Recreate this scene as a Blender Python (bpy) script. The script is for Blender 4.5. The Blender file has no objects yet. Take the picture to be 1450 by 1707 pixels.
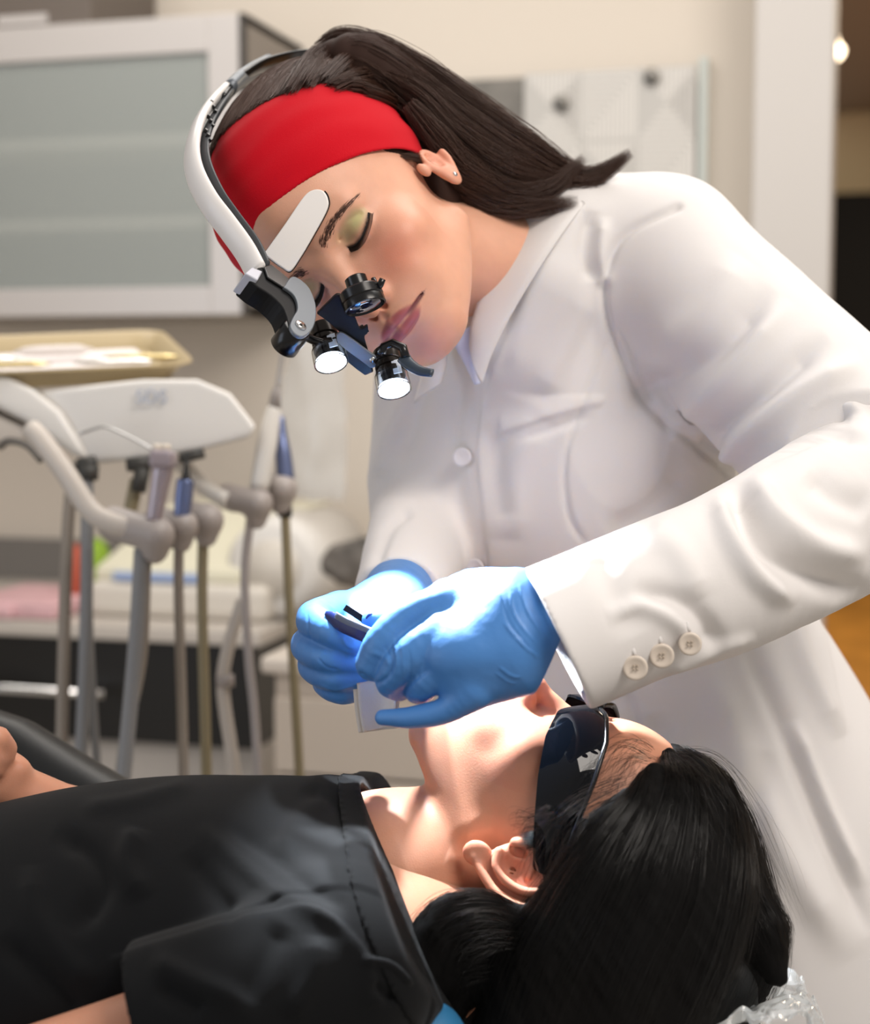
import bpy, math, os
import numpy as np
from mathutils import Matrix, Vector, Euler
SC = bpy.context.scene
COL = SC.collection
# ------------------------------------------------------------------ camera, light, exposure
FPX = 2600.0
cam_d = bpy.data.cameras.new('camera'); cam = bpy.data.objects.new('camera', cam_d); COL.objects.link(cam)
cam.location = (0, 0, 1.15); cam.rotation_euler = (math.radians(85), 0, math.radians(15))
cam_d.sensor_fit = 'VERTICAL'; cam_d.sensor_height = 36.0; cam_d.lens = 36.0 * FPX / 1707.0
cam_d.clip_start = 0.05; cam_d.clip_end = 60
cam_d.dof.use_dof = True; cam_d.dof.focus_distance = 1.07; cam_d.dof.aperture_fstop = 4.6
SC.camera = cam
CM = np.array(Matrix.Translation((0, 0, 1.15)) @ Euler(cam.rotation_euler).to_matrix().to_4x4())
SC.view_settings.view_transform = 'Standard'; SC.view_settings.look = 'None'
SC.view_settings.exposure = 0.0; SC.view_settings.gamma = 1.0; SC.view_settings.use_curve_mapping = False
SC.cycles.use_denoising = True
SC.cycles.max_bounces = 8

def W(v):
    """camera-frame millimetres -> world metres"""
    v = np.atleast_2d(np.asarray(v, float)) * 0.001
    return v @ CM[:3, :3].T + CM[:3, 3]
def C(px, py, d):
    """point seen at pixel (px,py) of the photograph, d millimetres deep, in camera-frame millimetres"""
    return np.array([(px - 725.0) * d / FPX, (853.5 - py) * d / FPX, -float(d)])
def ray(px, py):
    a = W(C(px, py, 1000.))[0]; return CM[:3, 3], a - CM[:3, 3]
def on_y(px, py, y):
    o, r = ray(px, py); t = (y - o[1]) / r[1]; return o + r * t
def on_z(px, py, z):
    o, r = ray(px, py); t = (z - o[2]) / r[2]; return o + r * t
def srgb(c):
    if isinstance(c, str): c = [int(c[i:i + 2], 16) / 255 for i in (0, 2, 4)]
    return [(x / 12.92 if x <= .04045 else ((x + .055) / 1.055) ** 2.4) for x in c]

world = bpy.data.worlds.new('world'); SC.world = world; world.use_nodes = True
world.node_tree.nodes['Background'].inputs[0].default_value = (1.0, 0.95, 0.9, 1)
world.node_tree.nodes['Background'].inputs[1].default_value = 0.42
def area_light(name, loc, target, size, size_y, power, color):
    l = bpy.data.lights.new(name, 'AREA'); l.shape = 'RECTANGLE'; l.size = size; l.size_y = size_y; l.energy = power; l.color = color
    o = bpy.data.objects.new(name, l); COL.objects.link(o); o.location = loc
    o.rotation_euler = (Vector(target) - Vector(loc)).to_track_quat('-Z', 'Y').to_euler(); return o
area_light('ceiling_panel_light', (1.1, 0.2, 2.6), (-0.0, 1.3, 1.0), 1.2, 0.8, 42, (1.0, 0.92, 0.84))
area_light('ceiling_panel_light', (0.0, 1.9, 2.66), (-0.1, 1.9, 0.0), 1.2, 1.2, 23, (1.0, 0.95, 0.9))
area_light('ceiling_panel_light', (-1.3, 2.4, 2.66), (-1.3, 2.5, 0.0), 1.2, 0.6, 14, (1.0, 0.95, 0.88))
area_light('window_daylight', (-2.4, -0.4, 1.35), (-0.2, 1.25, 1.2), 1.1, 1.6, 13, (0.74, 0.84, 1.0))

# ------------------------------------------------------------------ materials
def mat(name, col, rough=.5, metal=0., spec=.5, bump=None, emit=None, attr=False, sss=0., trans=0., alpha=1., sheen=0., coat=0., var=None, ior=1.45):
    m = bpy.data.materials.new(name); m.use_nodes = True; nt = m.node_tree; N = nt.nodes; L = nt.links
    b = N['Principled BSDF']; c = srgb(col) + [1] if not isinstance(col, tuple) else list(col) + [1]
    b.inputs['Base Color'].default_value = c; b.inputs['Roughness'].default_value = rough; b.inputs['Metallic'].default_value = metal
    b.inputs['Specular IOR Level'].default_value = spec; b.inputs['IOR'].default_value = ior
    b.inputs['Coat Weight'].default_value = coat; b.inputs['Coat Roughness'].default_value = .08
    b.inputs['Sheen Weight'].default_value = sheen
    b.inputs['Transmission Weight'].default_value = trans; b.inputs['Alpha'].default_value = alpha
    if sss:
        b.inputs['Subsurface Weight'].default_value = sss; b.inputs['Subsurface Radius'].default_value = (1.0, .35, .2); b.inputs['Subsurface Scale'].default_value = .006
    src = None
    if attr:
        a = N.new('ShaderNodeVertexColor'); a.layer_name = 'Col'; src = a.outputs['Color']; L.new(src, b.inputs['Base Color'])
    tc = N.new('ShaderNodeTexCoord')
    if var:                                  # (scale, amount) mottled colour
        nz = N.new('ShaderNodeTexNoise'); nz.inputs['Scale'].default_value = var[0]; nz.inputs['Detail'].default_value = 4; L.new(tc.outputs['Object'], nz.inputs['Vector'])
        mp = N.new('ShaderNodeMapRange'); mp.inputs[1].default_value = .3; mp.inputs[2].default_value = .7; mp.inputs[3].default_value = 1 - var[1]; mp.inputs[4].default_value = 1 + var[1]
        L.new(nz.outputs['Fac'], mp.inputs[0])
        mx = N.new('ShaderNodeMix'); mx.data_type = 'RGBA'; mx.blend_type = 'MULTIPLY'; mx.inputs['Factor'].default_value = 1
        if src: L.new(src, mx.inputs['A'])
        else: mx.inputs['A'].default_value = c
        cb = N.new('ShaderNodeCombineColor'); [L.new(mp.outputs[0], cb.inputs[i]) for i in range(3)]
        L.new(cb.outputs[0], mx.inputs['B']); L.new(mx.outputs['Result'], b.inputs['Base Color'])
    if bump:                                 # list of (scale, strength, kind)
        prev = None
        for (sc, st, kind) in bump:
            if kind == 'noise': t = N.new('ShaderNodeTexNoise'); t.inputs['Scale'].default_value = sc; t.inputs['Detail'].default_value = 5; out = t.outputs['Fac']; tin = t.inputs['Vector']
            elif kind == 'voronoi': t = N.new('ShaderNodeTexVoronoi'); t.inputs['Scale'].default_value = sc; out = t.outputs['Distance']; tin = t.inputs['Vector']
            else: t = N.new('ShaderNodeTexWave'); t.inputs['Scale'].default_value = sc; t.bands_direction = 'DIAGONAL' if kind == 'wave' else kind; out = t.outputs['Fac']; tin = t.inputs['Vector']
            L.new(tc.outputs['Object'], tin)
            bp = N.new('ShaderNodeBump'); bp.inputs['Strength'].default_value = st; bp.inputs['Distance'].default_value = .001; L.new(out, bp.inputs['Height'])
            if prev: L.new(prev, bp.inputs['Normal'])
            prev = bp.outputs['Normal']
        L.new(prev, b.inputs['Normal'])
    if emit:
        b.inputs['Emission Color'].default_value = srgb(emit[0]) + [1]; b.inputs['Emission Strength'].default_value = emit[1]
    return m

# ------------------------------------------------------------------ mesh helpers
def addmesh(name, V, F, m, parent=None, smooth=True, col=None, world_space=False, mm=True):
    """link ONE mesh object; V in camera-frame mm (or world metres)"""
    V = np.asarray(V, float)
    if not world_space: V = W(V)
    c = (V.min(0) + V.max(0)) / 2
    me = bpy.data.meshes.new(name); n = len(V)
    F = F if isinstance(F, np.ndarray) else list(F)
    if isinstance(F, np.ndarray):
        me.vertices.add(n); me.vertices.foreach_set('co', (V - c).astype(np.float32).ravel())
        k = F.shape[1]; me.loops.add(F.size); me.loops.foreach_set('vertex_index', F.astype(np.int32).ravel())
        me.polygons.add(len(F)); me.polygons.foreach_set('loop_start', np.arange(0, F.size, k, dtype=np.int32))
        me.update(calc_edges=True)
    else:
        me.from_pydata([tuple(v) for v in (V - c)], [], [tuple(int(i) for i in f) for f in F]); me.update()
    me.validate()
    me.polygons.foreach_set('use_smooth', np.full(len(me.polygons), smooth))
    if col is not None:
        a = me.color_attributes.new('Col', 'FLOAT_COLOR', 'POINT')
        cc = np.ones((n, 4), np.float32); cc[:, :3] = col; a.data.foreach_set('color', cc.ravel())
    for mm_ in (m if isinstance(m, list) else [m]): me.materials.append(mm_)
    o = bpy.data.objects.new(name, me); COL.objects.link(o); o.location = c
    if parent is not None: setparent(o, parent)
    return o
def world_of(o):
    m = Matrix.Translation(o.location)
    return m if o.parent is None else world_of(o.parent) @ o.matrix_parent_inverse @ m
def setparent(o, p):
    o.parent = p; o.matrix_parent_inverse = world_of(p).inverted()
def tag(o, label=None, cat=None, group=None, kind=None):
    for k, v in (('label', label), ('category', cat), ('group', group), ('kind', kind)):
        if v: o[k] = v
    return o
def thing(name, loc, label, cat, group=None):
    o = bpy.data.objects.new(name, None); COL.objects.link(o); o.location = loc; o.empty_display_size = .05
    return tag(o, label, cat, group)
class MB:
    def __init__(s): s.V = []; s.F = []; s.n = 0
    def add(s, V, F):
        V = np.asarray(V, float); s.V.append(V); s.F += [tuple(int(i) + s.n for i in f) for f in F]; s.n += len(V); return s
    def build(s, name, m, parent=None, smooth=True, bevel=0., **k):
        o = addmesh(name, np.concatenate(s.V), s.F, m, parent, smooth, **k)
        if bevel:
            b = o.modifiers.new('bevel', 'BEVEL'); b.width = bevel; b.segments = 3; b.limit_method = 'ANGLE'; b.angle_limit = .6
        return o
def autosmooth(o, ang=40):
    me = o.data; me.update()
    try:
        me.set_sharp_from_angle(angle=math.radians(ang))
    except Exception: pass
    return o
def frames(P):
    P = np.asarray(P, float); T = np.gradient(P, axis=0); T /= np.linalg.norm(T, axis=1)[:, None] + 1e-12
    u = np.array([0., 0, 1]) if abs(T[0][2]) < .9 else np.array([1., 0, 0])
    U = []; 
    for t in T:
        u = u - t * (u @ t); u /= np.linalg.norm(u); U.append(u)
    U = np.array(U); return T, U, np.cross(T, U)
def spline(P, n, R=None):
    """Catmull-Rom resample"""
    P = np.asarray(P, float)
    if len(P) == 2: t = np.linspace(0, 1, n)[:, None]; return P[0] * (1 - t) + P[1] * t
    Q = np.vstack([2 * P[0] - P[1], P, 2 * P[-1] - P[-2]]); m = len(P) - 1
    s = np.linspace(0, m, n); i = np.minimum(s.astype(int), m - 1); t = (s - i)[:, None]
    a, b, c, d = Q[i], Q[i + 1], Q[i + 2], Q[i + 3]
    return .5 * (2 * b + (c - a) * t + (2 * a - 5 * b + 4 * c - d) * t ** 2 + (3 * b - a - 3 * c + d) * t ** 3)
def tube(P, r, n=12, ry=None, up=None, caps=True):
    P = np.asarray(P, float); k = len(P); r = np.interp(np.linspace(0, 1, k), np.linspace(0, 1, len(r)), r) if np.ndim(r) and len(r) != k else np.broadcast_to(np.asarray(r, float), (k,)); ry = r if ry is None else np.broadcast_to(np.asarray(ry, float), (k,))
    T, U, B = frames(P)
    if up is not None:
        up = np.asarray(up, float); U = up - T * (T @ up)[:, None] if up.ndim == 1 else up; U = U / np.linalg.norm(U, axis=1)[:, None]; B = np.cross(T, U)
    a = np.arange(n) / n * 2 * np.pi
    V = P[:, None] + U[:, None] * (np.cos(a)[None, :, None] * r[:, None, None]) + B[:, None] * (np.sin(a)[None, :, None] * ry[:, None, None])
    V = V.reshape(-1, 3); F = [(i * n + j, i * n + (j + 1) % n, (i + 1) * n + (j + 1) % n, (i + 1) * n + j) for i in range(k - 1) for j in range(n)]
    if caps: F += [tuple(range(n))[::-1], tuple(range((k - 1) * n, k * n))]
    return V, F
def lathe(o, axis, prof, n=32):
    """prof = [(distance along axis, radius)]"""
    axis = np.asarray(axis, float); axis = axis / np.linalg.norm(axis); o = np.asarray(o, float)
    u = np.array([0, 0, 1.]) if abs(axis[2]) < .9 else np.array([1., 0, 0]); u = np.cross(axis, u); u /= np.linalg.norm(u); w = np.cross(axis, u)
    a = np.arange(n) / n * 2 * np.pi; V = []
    for (t, r) in prof: V.append(o + axis * t + (np.outer(np.cos(a), u) + np.outer(np.sin(a), w)) * max(r, 1e-4))
    V = np.concatenate(V); k = len(prof); F = [(i * n + j, i * n + (j + 1) % n, (i + 1) * n + (j + 1) % n, (i + 1) * n + j) for i in range(k - 1) for j in range(n)]
    F += [tuple(range(n))[::-1], tuple(range((k - 1) * n, k * n))]
    return V, F
def box(c, s, R=None):
    s = np.asarray(s, float) / 2; v = np.array([[x, y, z] for x in (-1, 1) for y in (-1, 1) for z in (-1, 1)]) * s
    if R is not None: v = v @ np.asarray(R).T
    return v + np.asarray(c, float), [(0, 1, 3, 2), (4, 6, 7, 5), (0, 4, 5, 1), (2, 3, 7, 6), (0, 2, 6, 4), (1, 5, 7, 3)]
def slab(poly, th):
    """extrude a closed 3D outline by vector th"""
    P = np.asarray(poly, float); n = len(P); V = np.vstack([P, P + np.asarray(th)])
    return V, [tuple(range(n)), tuple(range(2 * n - 1, n - 1, -1))] + [(i, i + n, (i + 1) % n + n, (i + 1) % n) for i in range(n)]

# ------------------------------------------------------------------ implicit surfaces (all in millimetres)
class Sdf:
    def __init__(s, lo, hi, h):
        s.lo = np.array(lo, float); s.h = h; s.n = np.ceil((np.array(hi) - s.lo) / h).astype(int) + 1
        s.F = np.full(s.n, 60., np.float32); s.ax = [(s.lo[i] + h * np.arange(s.n[i])).astype(np.float32) for i in range(3)]
    def _sub(s, lo, hi):
        sl = []
        for i in range(3):
            a = max(0, int((lo[i] - s.lo[i]) / s.h)); b = min(s.n[i], int((hi[i] - s.lo[i]) / s.h) + 2)
            if b <= a: return None
            sl.append(slice(a, b))
        g = [s.ax[0][sl[0]][:, None, None], s.ax[1][sl[1]][None, :, None], s.ax[2][sl[2]][None, None, :]]
        return tuple(sl), g
    def op(s, prim, k=0., mode='u', mir=False):
        fn, lo, hi = prim; m = k + 3 * s.h + 2
        lo = np.array(lo) - m; hi = np.array(hi) + m
        for side in ((1, -1) if mir else (1,)):
            l, h = lo.copy(), hi.copy()
            if side < 0: l[0], h[0] = -hi[0], -lo[0]
            q = s._sub(l, h)
            if q is None: continue
            sl, g = q; d = fn(g[0] * side, g[1], g[2]).astype(np.float32); a = s.F[sl]
            if mode == 'u':
                r = np.minimum(a, d)
                if k: hh = np.maximum(k - np.abs(a - d), 0) / k; r -= hh * hh * k * .25
            elif mode == 's':
                r = np.maximum(a, -d)
                if k: hh = np.maximum(k - np.abs(a + d), 0) / k; r += hh * hh * k * .25
            elif mode == 'i':
                r = np.maximum(a, d)
                if k: hh = np.maximum(k - np.abs(a - d), 0) / k; r += hh * hh * k * .25
            s.F[sl] = r
        return s
    def add(s, prim, k=0., mir=False): return s.op(prim, k, 'u', mir)
    def sub(s, prim, k=0., mir=False): return s.op(prim, k, 's', mir)
    def sample(s, P):
        q = (P - s.lo) / s.h; i = np.clip(np.floor(q).astype(int), 0, s.n - 2); t = (q - i)
        r = 0
        for a in (0, 1):
            for b in (0, 1):
                for c in (0, 1):
                    w = (t[:, 0] if a else 1 - t[:, 0]) * (t[:, 1] if b else 1 - t[:, 1]) * (t[:, 2] if c else 1 - t[:, 2])
                    r = r + w * s.F[i[:, 0] + a, i[:, 1] + b, i[:, 2] + c]
        return r
    def mesh(s, iters=3):
        F = s.F; S = F < 0; n = s.n
        cnt = np.zeros(n - 1, np.uint8)
        for a in (0, 1):
            for b in (0, 1):
                for c in (0, 1): cnt += S[a:n[0] - 1 + a, b:n[1] - 1 + b, c:n[2] - 1 + c]
        ids = np.argwhere((cnt > 0) & (cnt < 8)); idx = np.full(n - 1, -1, np.int64); idx[tuple(ids.T)] = np.arange(len(ids))
        cor = [(a, b, c) for a in (0, 1) for b in (0, 1) for c in (0, 1)]
        f = {q: F[ids[:, 0] + q[0], ids[:, 1] + q[1], ids[:, 2] + q[2]] for q in cor}
        pos = np.zeros((len(ids), 3)); num = np.zeros(len(ids))
        for q in cor:
            for ax in range(3):
                if q[ax] == 0:
                    p = list(q); p[ax] = 1; fa, fb = f[q], f[tuple(p)]; m = (fa < 0) != (fb < 0)
                    t = np.where(m, fa / np.where(m, fa - fb, 1), 0); e = np.array(q, float)[None] + np.zeros((len(ids), 3)); e[:, ax] += t
                    pos += e * m[:, None]; num += m
        V = s.lo + (ids + pos / num[:, None]) * s.h
        Q = []
        for ax in range(3):
            o1, o2 = (ax + 1) % 3, (ax + 2) % 3
            sa = [slice(1, n[i] - 1) for i in range(3)]; sa[ax] = slice(0, n[ax] - 1); sb = list(sa); sb[ax] = slice(1, n[ax])
            A, Bm = S[tuple(sa)], S[tuple(sb)]
            for inv in (0, 1):
                e = np.argwhere((A & ~Bm) if not inv else (~A & Bm))
                if len(e) == 0: continue
                e = e + np.array([0 if i == ax else 1 for i in range(3)])
                def cell(d1, d2):
                    c = e.copy(); c[:, o1] -= d1; c[:, o2] -= d2; return idx[tuple(c.T)]
                q = np.stack([cell(1, 1), cell(0, 1), cell(0, 0), cell(1, 0)], 1)
                Q.append(q if not inv else q[:, ::-1])
        Q = np.concatenate(Q); Q = Q[(Q >= 0).all(1)]
        E = np.unique(np.sort(np.concatenate([Q[:, [0, 1]], Q[:, [1, 2]], Q[:, [2, 3]], Q[:, [3, 0]]]), axis=1), axis=0)
        for _ in range(iters):
            acc = np.zeros_like(V); w = np.zeros(len(V))
            for a, b in ((0, 1), (1, 0)):
                for j in range(3): acc[:, j] += np.bincount(E[:, a], V[E[:, b], j], len(V))
                w += np.bincount(E[:, a], minlength=len(V))
            V = V * .4 + .6 * acc / np.maximum(w, 1)[:, None]
            e = s.h * .5; g = np.stack([s.sample(V + np.eye(3)[i] * e) - s.sample(V - np.eye(3)[i] * e) for i in range(3)], 1) / (2 * e)
            d = s.sample(V); gg = (g * g).sum(1); st = np.clip(d / np.maximum(gg, .05), -s.h, s.h)
            V = V - g * st[:, None] * .9
        return V, Q
def ell(c, r, R=None):
    c = np.asarray(c, np.float32); r = np.asarray(r, np.float32)
    if R is None: ext = r
    else: R = np.asarray(R, np.float32); ext = np.sqrt(((R * r[None]) ** 2).sum(1))
    def fn(x, y, z):
        x, y, z = x - c[0], y - c[1], z - c[2]
        if R is not None: x, y, z = x * R[0, 0] + y * R[1, 0] + z * R[2, 0], x * R[0, 1] + y * R[1, 1] + z * R[2, 1], x * R[0, 2] + y * R[1, 2] + z * R[2, 2]
        k0 = np.sqrt((x / r[0]) ** 2 + (y / r[1]) ** 2 + (z / r[2]) ** 2); k1 = np.sqrt((x / r[0] ** 2) ** 2 + (y / r[1] ** 2) ** 2 + (z / r[2] ** 2) ** 2)
        return k0 * (k0 - 1) / np.maximum(k1, 1e-5)
    return fn, c - ext, c + ext
def cap(a, b, ra, rb=None, sq=None):
    """tapered capsule; sq=(axis vector, factor) squashes the cross-section along a direction"""
    rb = ra if rb is None else rb; a = np.asarray(a, np.float32); b = np.asarray(b, np.float32); ba = b - a; L2 = float(ba @ ba) + 1e-9
    if sq is not None: sv = np.asarray(sq[0], np.float32); sv = sv / np.linalg.norm(sv); sf = 1 / sq[1] - 1
    def fn(x, y, z):
        x, y, z = x - a[0], y - a[1], z - a[2]; t = np.clip((x * ba[0] + y * ba[1] + z * ba[2]) / L2, 0, 1)
        x, y, z = x - t * ba[0], y - t * ba[1], z - t * ba[2]
        if sq is not None:
            q = (x * sv[0] + y * sv[1] + z * sv[2]) * sf; x, y, z = x + q * sv[0], y + q * sv[1], z + q * sv[2]
        d = np.sqrt(x * x + y * y + z * z) - (ra + t * (rb - ra))
        return d * (sq[1] if sq is not None and sq[1] < 1 else 1)
    R = max(ra, rb) * (max(1, sq[1]) if sq is not None else 1)
    return fn, np.minimum(a, b) - R, np.maximum(a, b) + R
def chain(P, r, sq=None):
    P = np.asarray(P, float); r = np.broadcast_to(np.asarray(r, float), (len(P),))
    prims = [cap(P[i], P[i + 1], float(r[i]), float(r[i + 1]), sq) for i in range(len(P) - 1)]
    def fn(x, y, z):
        d = None
        for p in prims: q = p[0](x, y, z); d = q if d is None else np.minimum(d, q)
        return d
    return fn, np.min([p[1] for p in prims], 0), np.max([p[2] for p in prims], 0)
def rbox(c, s, R, rad):
    c = np.asarray(c, np.float32); s = np.asarray(s, np.float32) / 2 - rad; R = np.eye(3) if R is None else np.asarray(R, np.float32)
    ext = np.abs(R) @ (s + rad)
    def fn(x, y, z):
        x, y, z = x - c[0], y - c[1], z - c[2]
        q = [np.abs(x * R[0, i] + y * R[1, i] + z * R[2, i]) - s[i] for i in range(3)]
        o = np.sqrt(np.maximum(q[0], 0) ** 2 + np.maximum(q[1], 0) ** 2 + np.maximum(q[2], 0) ** 2)
        return o + np.minimum(np.maximum(q[0], np.maximum(q[1], q[2])), 0) - rad
    return fn, c - ext, c + ext
def vnormals(V, Q):
    n = np.cross(V[Q[:, 2]] - V[Q[:, 0]], V[Q[:, 3]] - V[Q[:, 1]]); N = np.zeros_like(V)
    for k in range(4):
        for j in range(3): N[:, j] += np.bincount(Q[:, k], n[:, j], len(V))
    return N / (np.linalg.norm(N, axis=1)[:, None] + 1e-12)
def seg_dist(p, poly):
    """distance of 2D/3D points to a polyline, arc parameter and signed side (2D)"""
    poly = np.asarray(poly, float); best = np.full(len(p), 1e9); tt = np.zeros(len(p)); side = np.zeros(len(p)); n = len(poly) - 1
    for i in range(n):
        a, b = poly[i], poly[i + 1]; ba = b - a; t = np.clip((p - a) @ ba / (ba @ ba + 1e-9), 0, 1); q = p - a - t[:, None] * ba
        d = np.linalg.norm(q, axis=1); m = d < best; best = np.where(m, d, best); tt = np.where(m, (i + t) / n, tt)
        if poly.shape[1] == 2: side = np.where(m, np.sign(ba[0] * q[:, 1] - ba[1] * q[:, 0]), side)
    return best, tt, side
def pix(V):
    return np.stack([725 + V[:, 0] / -V[:, 2] * FPX, 853.5 - V[:, 1] / -V[:, 2] * FPX], 1)
def folds(V, N, strokes, facing=.0):
    """press cloth folds into the surface: each stroke follows a line over the front of the cloth.
    ('r', pts, width, height) ridge/valley; ('s', pts, width, height) step, raised on the left of the line"""
    uv = pix(V); view = -V / np.linalg.norm(V, axis=1)[:, None]; fac = (N * view).sum(1); ok = fac > facing; soft = np.clip((fac - .02) / .3, 0, 1)
    D = np.zeros(len(V))
    for s in strokes:
        kind, pts, w, h = s[:4]; pts = spline(np.array(pts, float), max(8, 6 * len(pts)))
        lo, hi = pts.min(0) - 4 * w, pts.max(0) + 4 * w
        m = ok & (uv > lo).all(1) & (uv < hi).all(1); i = np.nonzero(m)[0]
        if len(i) == 0: continue
        d, t, sd = seg_dist(uv[i], pts); fade = np.clip(np.minimum(t, 1 - t) * 6, 0, 1) if len(s) < 5 else 1.
        if kind == 'r': D[i] += h * fade * np.exp(-(d / w) ** 2)
        elif kind == 's': D[i] += h * fade * (1 / (1 + np.exp(np.clip(sd * d / (w * .35), -30, 30)))) * np.exp(-(d / (w * 6)) ** 2)
    return V + N * (D * soft)[:, None]
_rs = np.random.RandomState(7)
def vnoise(P, scale, seed=0, octaves=2):
    """smooth value noise in [-1,1]"""
    r = 0; amp = 1; tot = 0
    for o in range(octaves):
        q = P / scale; i = np.floor(q).astype(np.int64); f = q - i; f = f * f * (3 - 2 * f); v = 0
        for a in (0, 1):
            for b in (0, 1):
                for c in (0, 1):
                    k = (i[:, 0] + a) * 374761393 + (i[:, 1] + b) * 668265263 + (i[:, 2] + c) * 2147483647 + seed * 974711
                    k = (k ^ (k >> 13)) * 1274126177; k = (k ^ (k >> 16)) & 0xffff
                    v = v + (k / 32767.5 - 1) * (f[:, 0] if a else 1 - f[:, 0]) * (f[:, 1] if b else 1 - f[:, 1]) * (f[:, 2] if c else 1 - f[:, 2])
        r = r + v * amp; tot += amp; amp *= .5; scale = scale * .5
    return r / tot
def basis(F, U):
    F = np.array(F, float); F /= np.linalg.norm(F); U = np.array(U, float); U -= F * (U @ F); U /= np.linalg.norm(U); return np.stack([np.cross(F, U), F, U], 1)
# ------------------------------------------------------------------ heads (local mm: x = person's right, y = forwards, z = up, origin between the eyes)
def ear_prims(s, full=True, es=1.):
    c = np.array([70, -73, -12.])
    ell = lambda c_, r_, R_=None: globals()['ell'](c_, np.array(r_) * es, R_)
    chain = lambda P_, r_: globals()['chain'](P_, np.array(r_) * es)
    def Q(x, y, z):
        a = math.radians(22); return c + es * np.array([x * 1.0 - (y) * math.sin(a) * .9, y * math.cos(a), z])
    if not full:                             # upper ear pressed flat under a headband: lobe, lower rim and tragus only
        s.add(ell(Q(1.5, -9, -8), (4.5, 13, 15)), 5, True); s.add(ell(Q(3.5, -7, -22), (4.4, 9.5, 11)), 4, True)
        P = spline([Q(*q) for q in [(3, -22, -8), (4, -19, -14), (4, -14, -21), (4, -8, -26)]], 12); s.add(chain(P, 3.2), 3, True)
        s.sub(ell(Q(7, -6, -5), (4.5, 7, 9)), 3, True); s.add(ell(Q(3.2, 7.5, -4), (3.6, 4, 6.5)), 3, True); return
    s.add(ell(Q(3, -9, 5), (4.5, 19, 27), basis((-.38, .92, -.1), (0, .12, 1))), 6, True)
    s.sub(ell(Q(9.5, -7, 6), (6, 15, 22), basis((-.38, .92, -.1), (0, .12, 1))), 3, True)
    hel = [(3, 5, 6), (4, 9, 16), (5, 6, 28), (6, -4, 34), (8, -17, 32), (9.5, -26, 20), (9.5, -27, 4), (8.5, -23, -10), (7, -15, -20), (5, -8, -27)]
    P = spline([Q(*q) for q in hel], 26); s.add(chain(P, np.interp(np.linspace(0, 1, 26), [0, .15, .5, .8, 1], [2.6, 3.0, 3.5, 3.0, 3.2])), 1.5, True)
    s.add(ell(Q(4.5, -5, -27), (3.8, 8.5, 9.5)), 4, True)
    P = spline([Q(*q) for q in [(7, -6, 27), (8.5, -14, 21), (9.2, -18, 8), (8.8, -15, -5), (8, -8, -13), (7, 1, -14)]], 16); s.add(chain(P, 2.9), 2.5, True)
    P = spline([Q(*q) for q in [(3, 6, 8), (4, -2, 9), (5, -10, 8)]], 6); s.add(chain(P, 2.0), 2, True)
    s.add(ell(Q(4.5, 8.5, -3), (3.6, 4, 6)), 3, True)
    s.sub(ell(Q(-1, 2.5, -2), (9, 4.2, 6.5)), 2.5, True)
    s.sub(ell(Q(4, -6, -3), (4.0, 7, 7)), 2.5, True)

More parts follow.
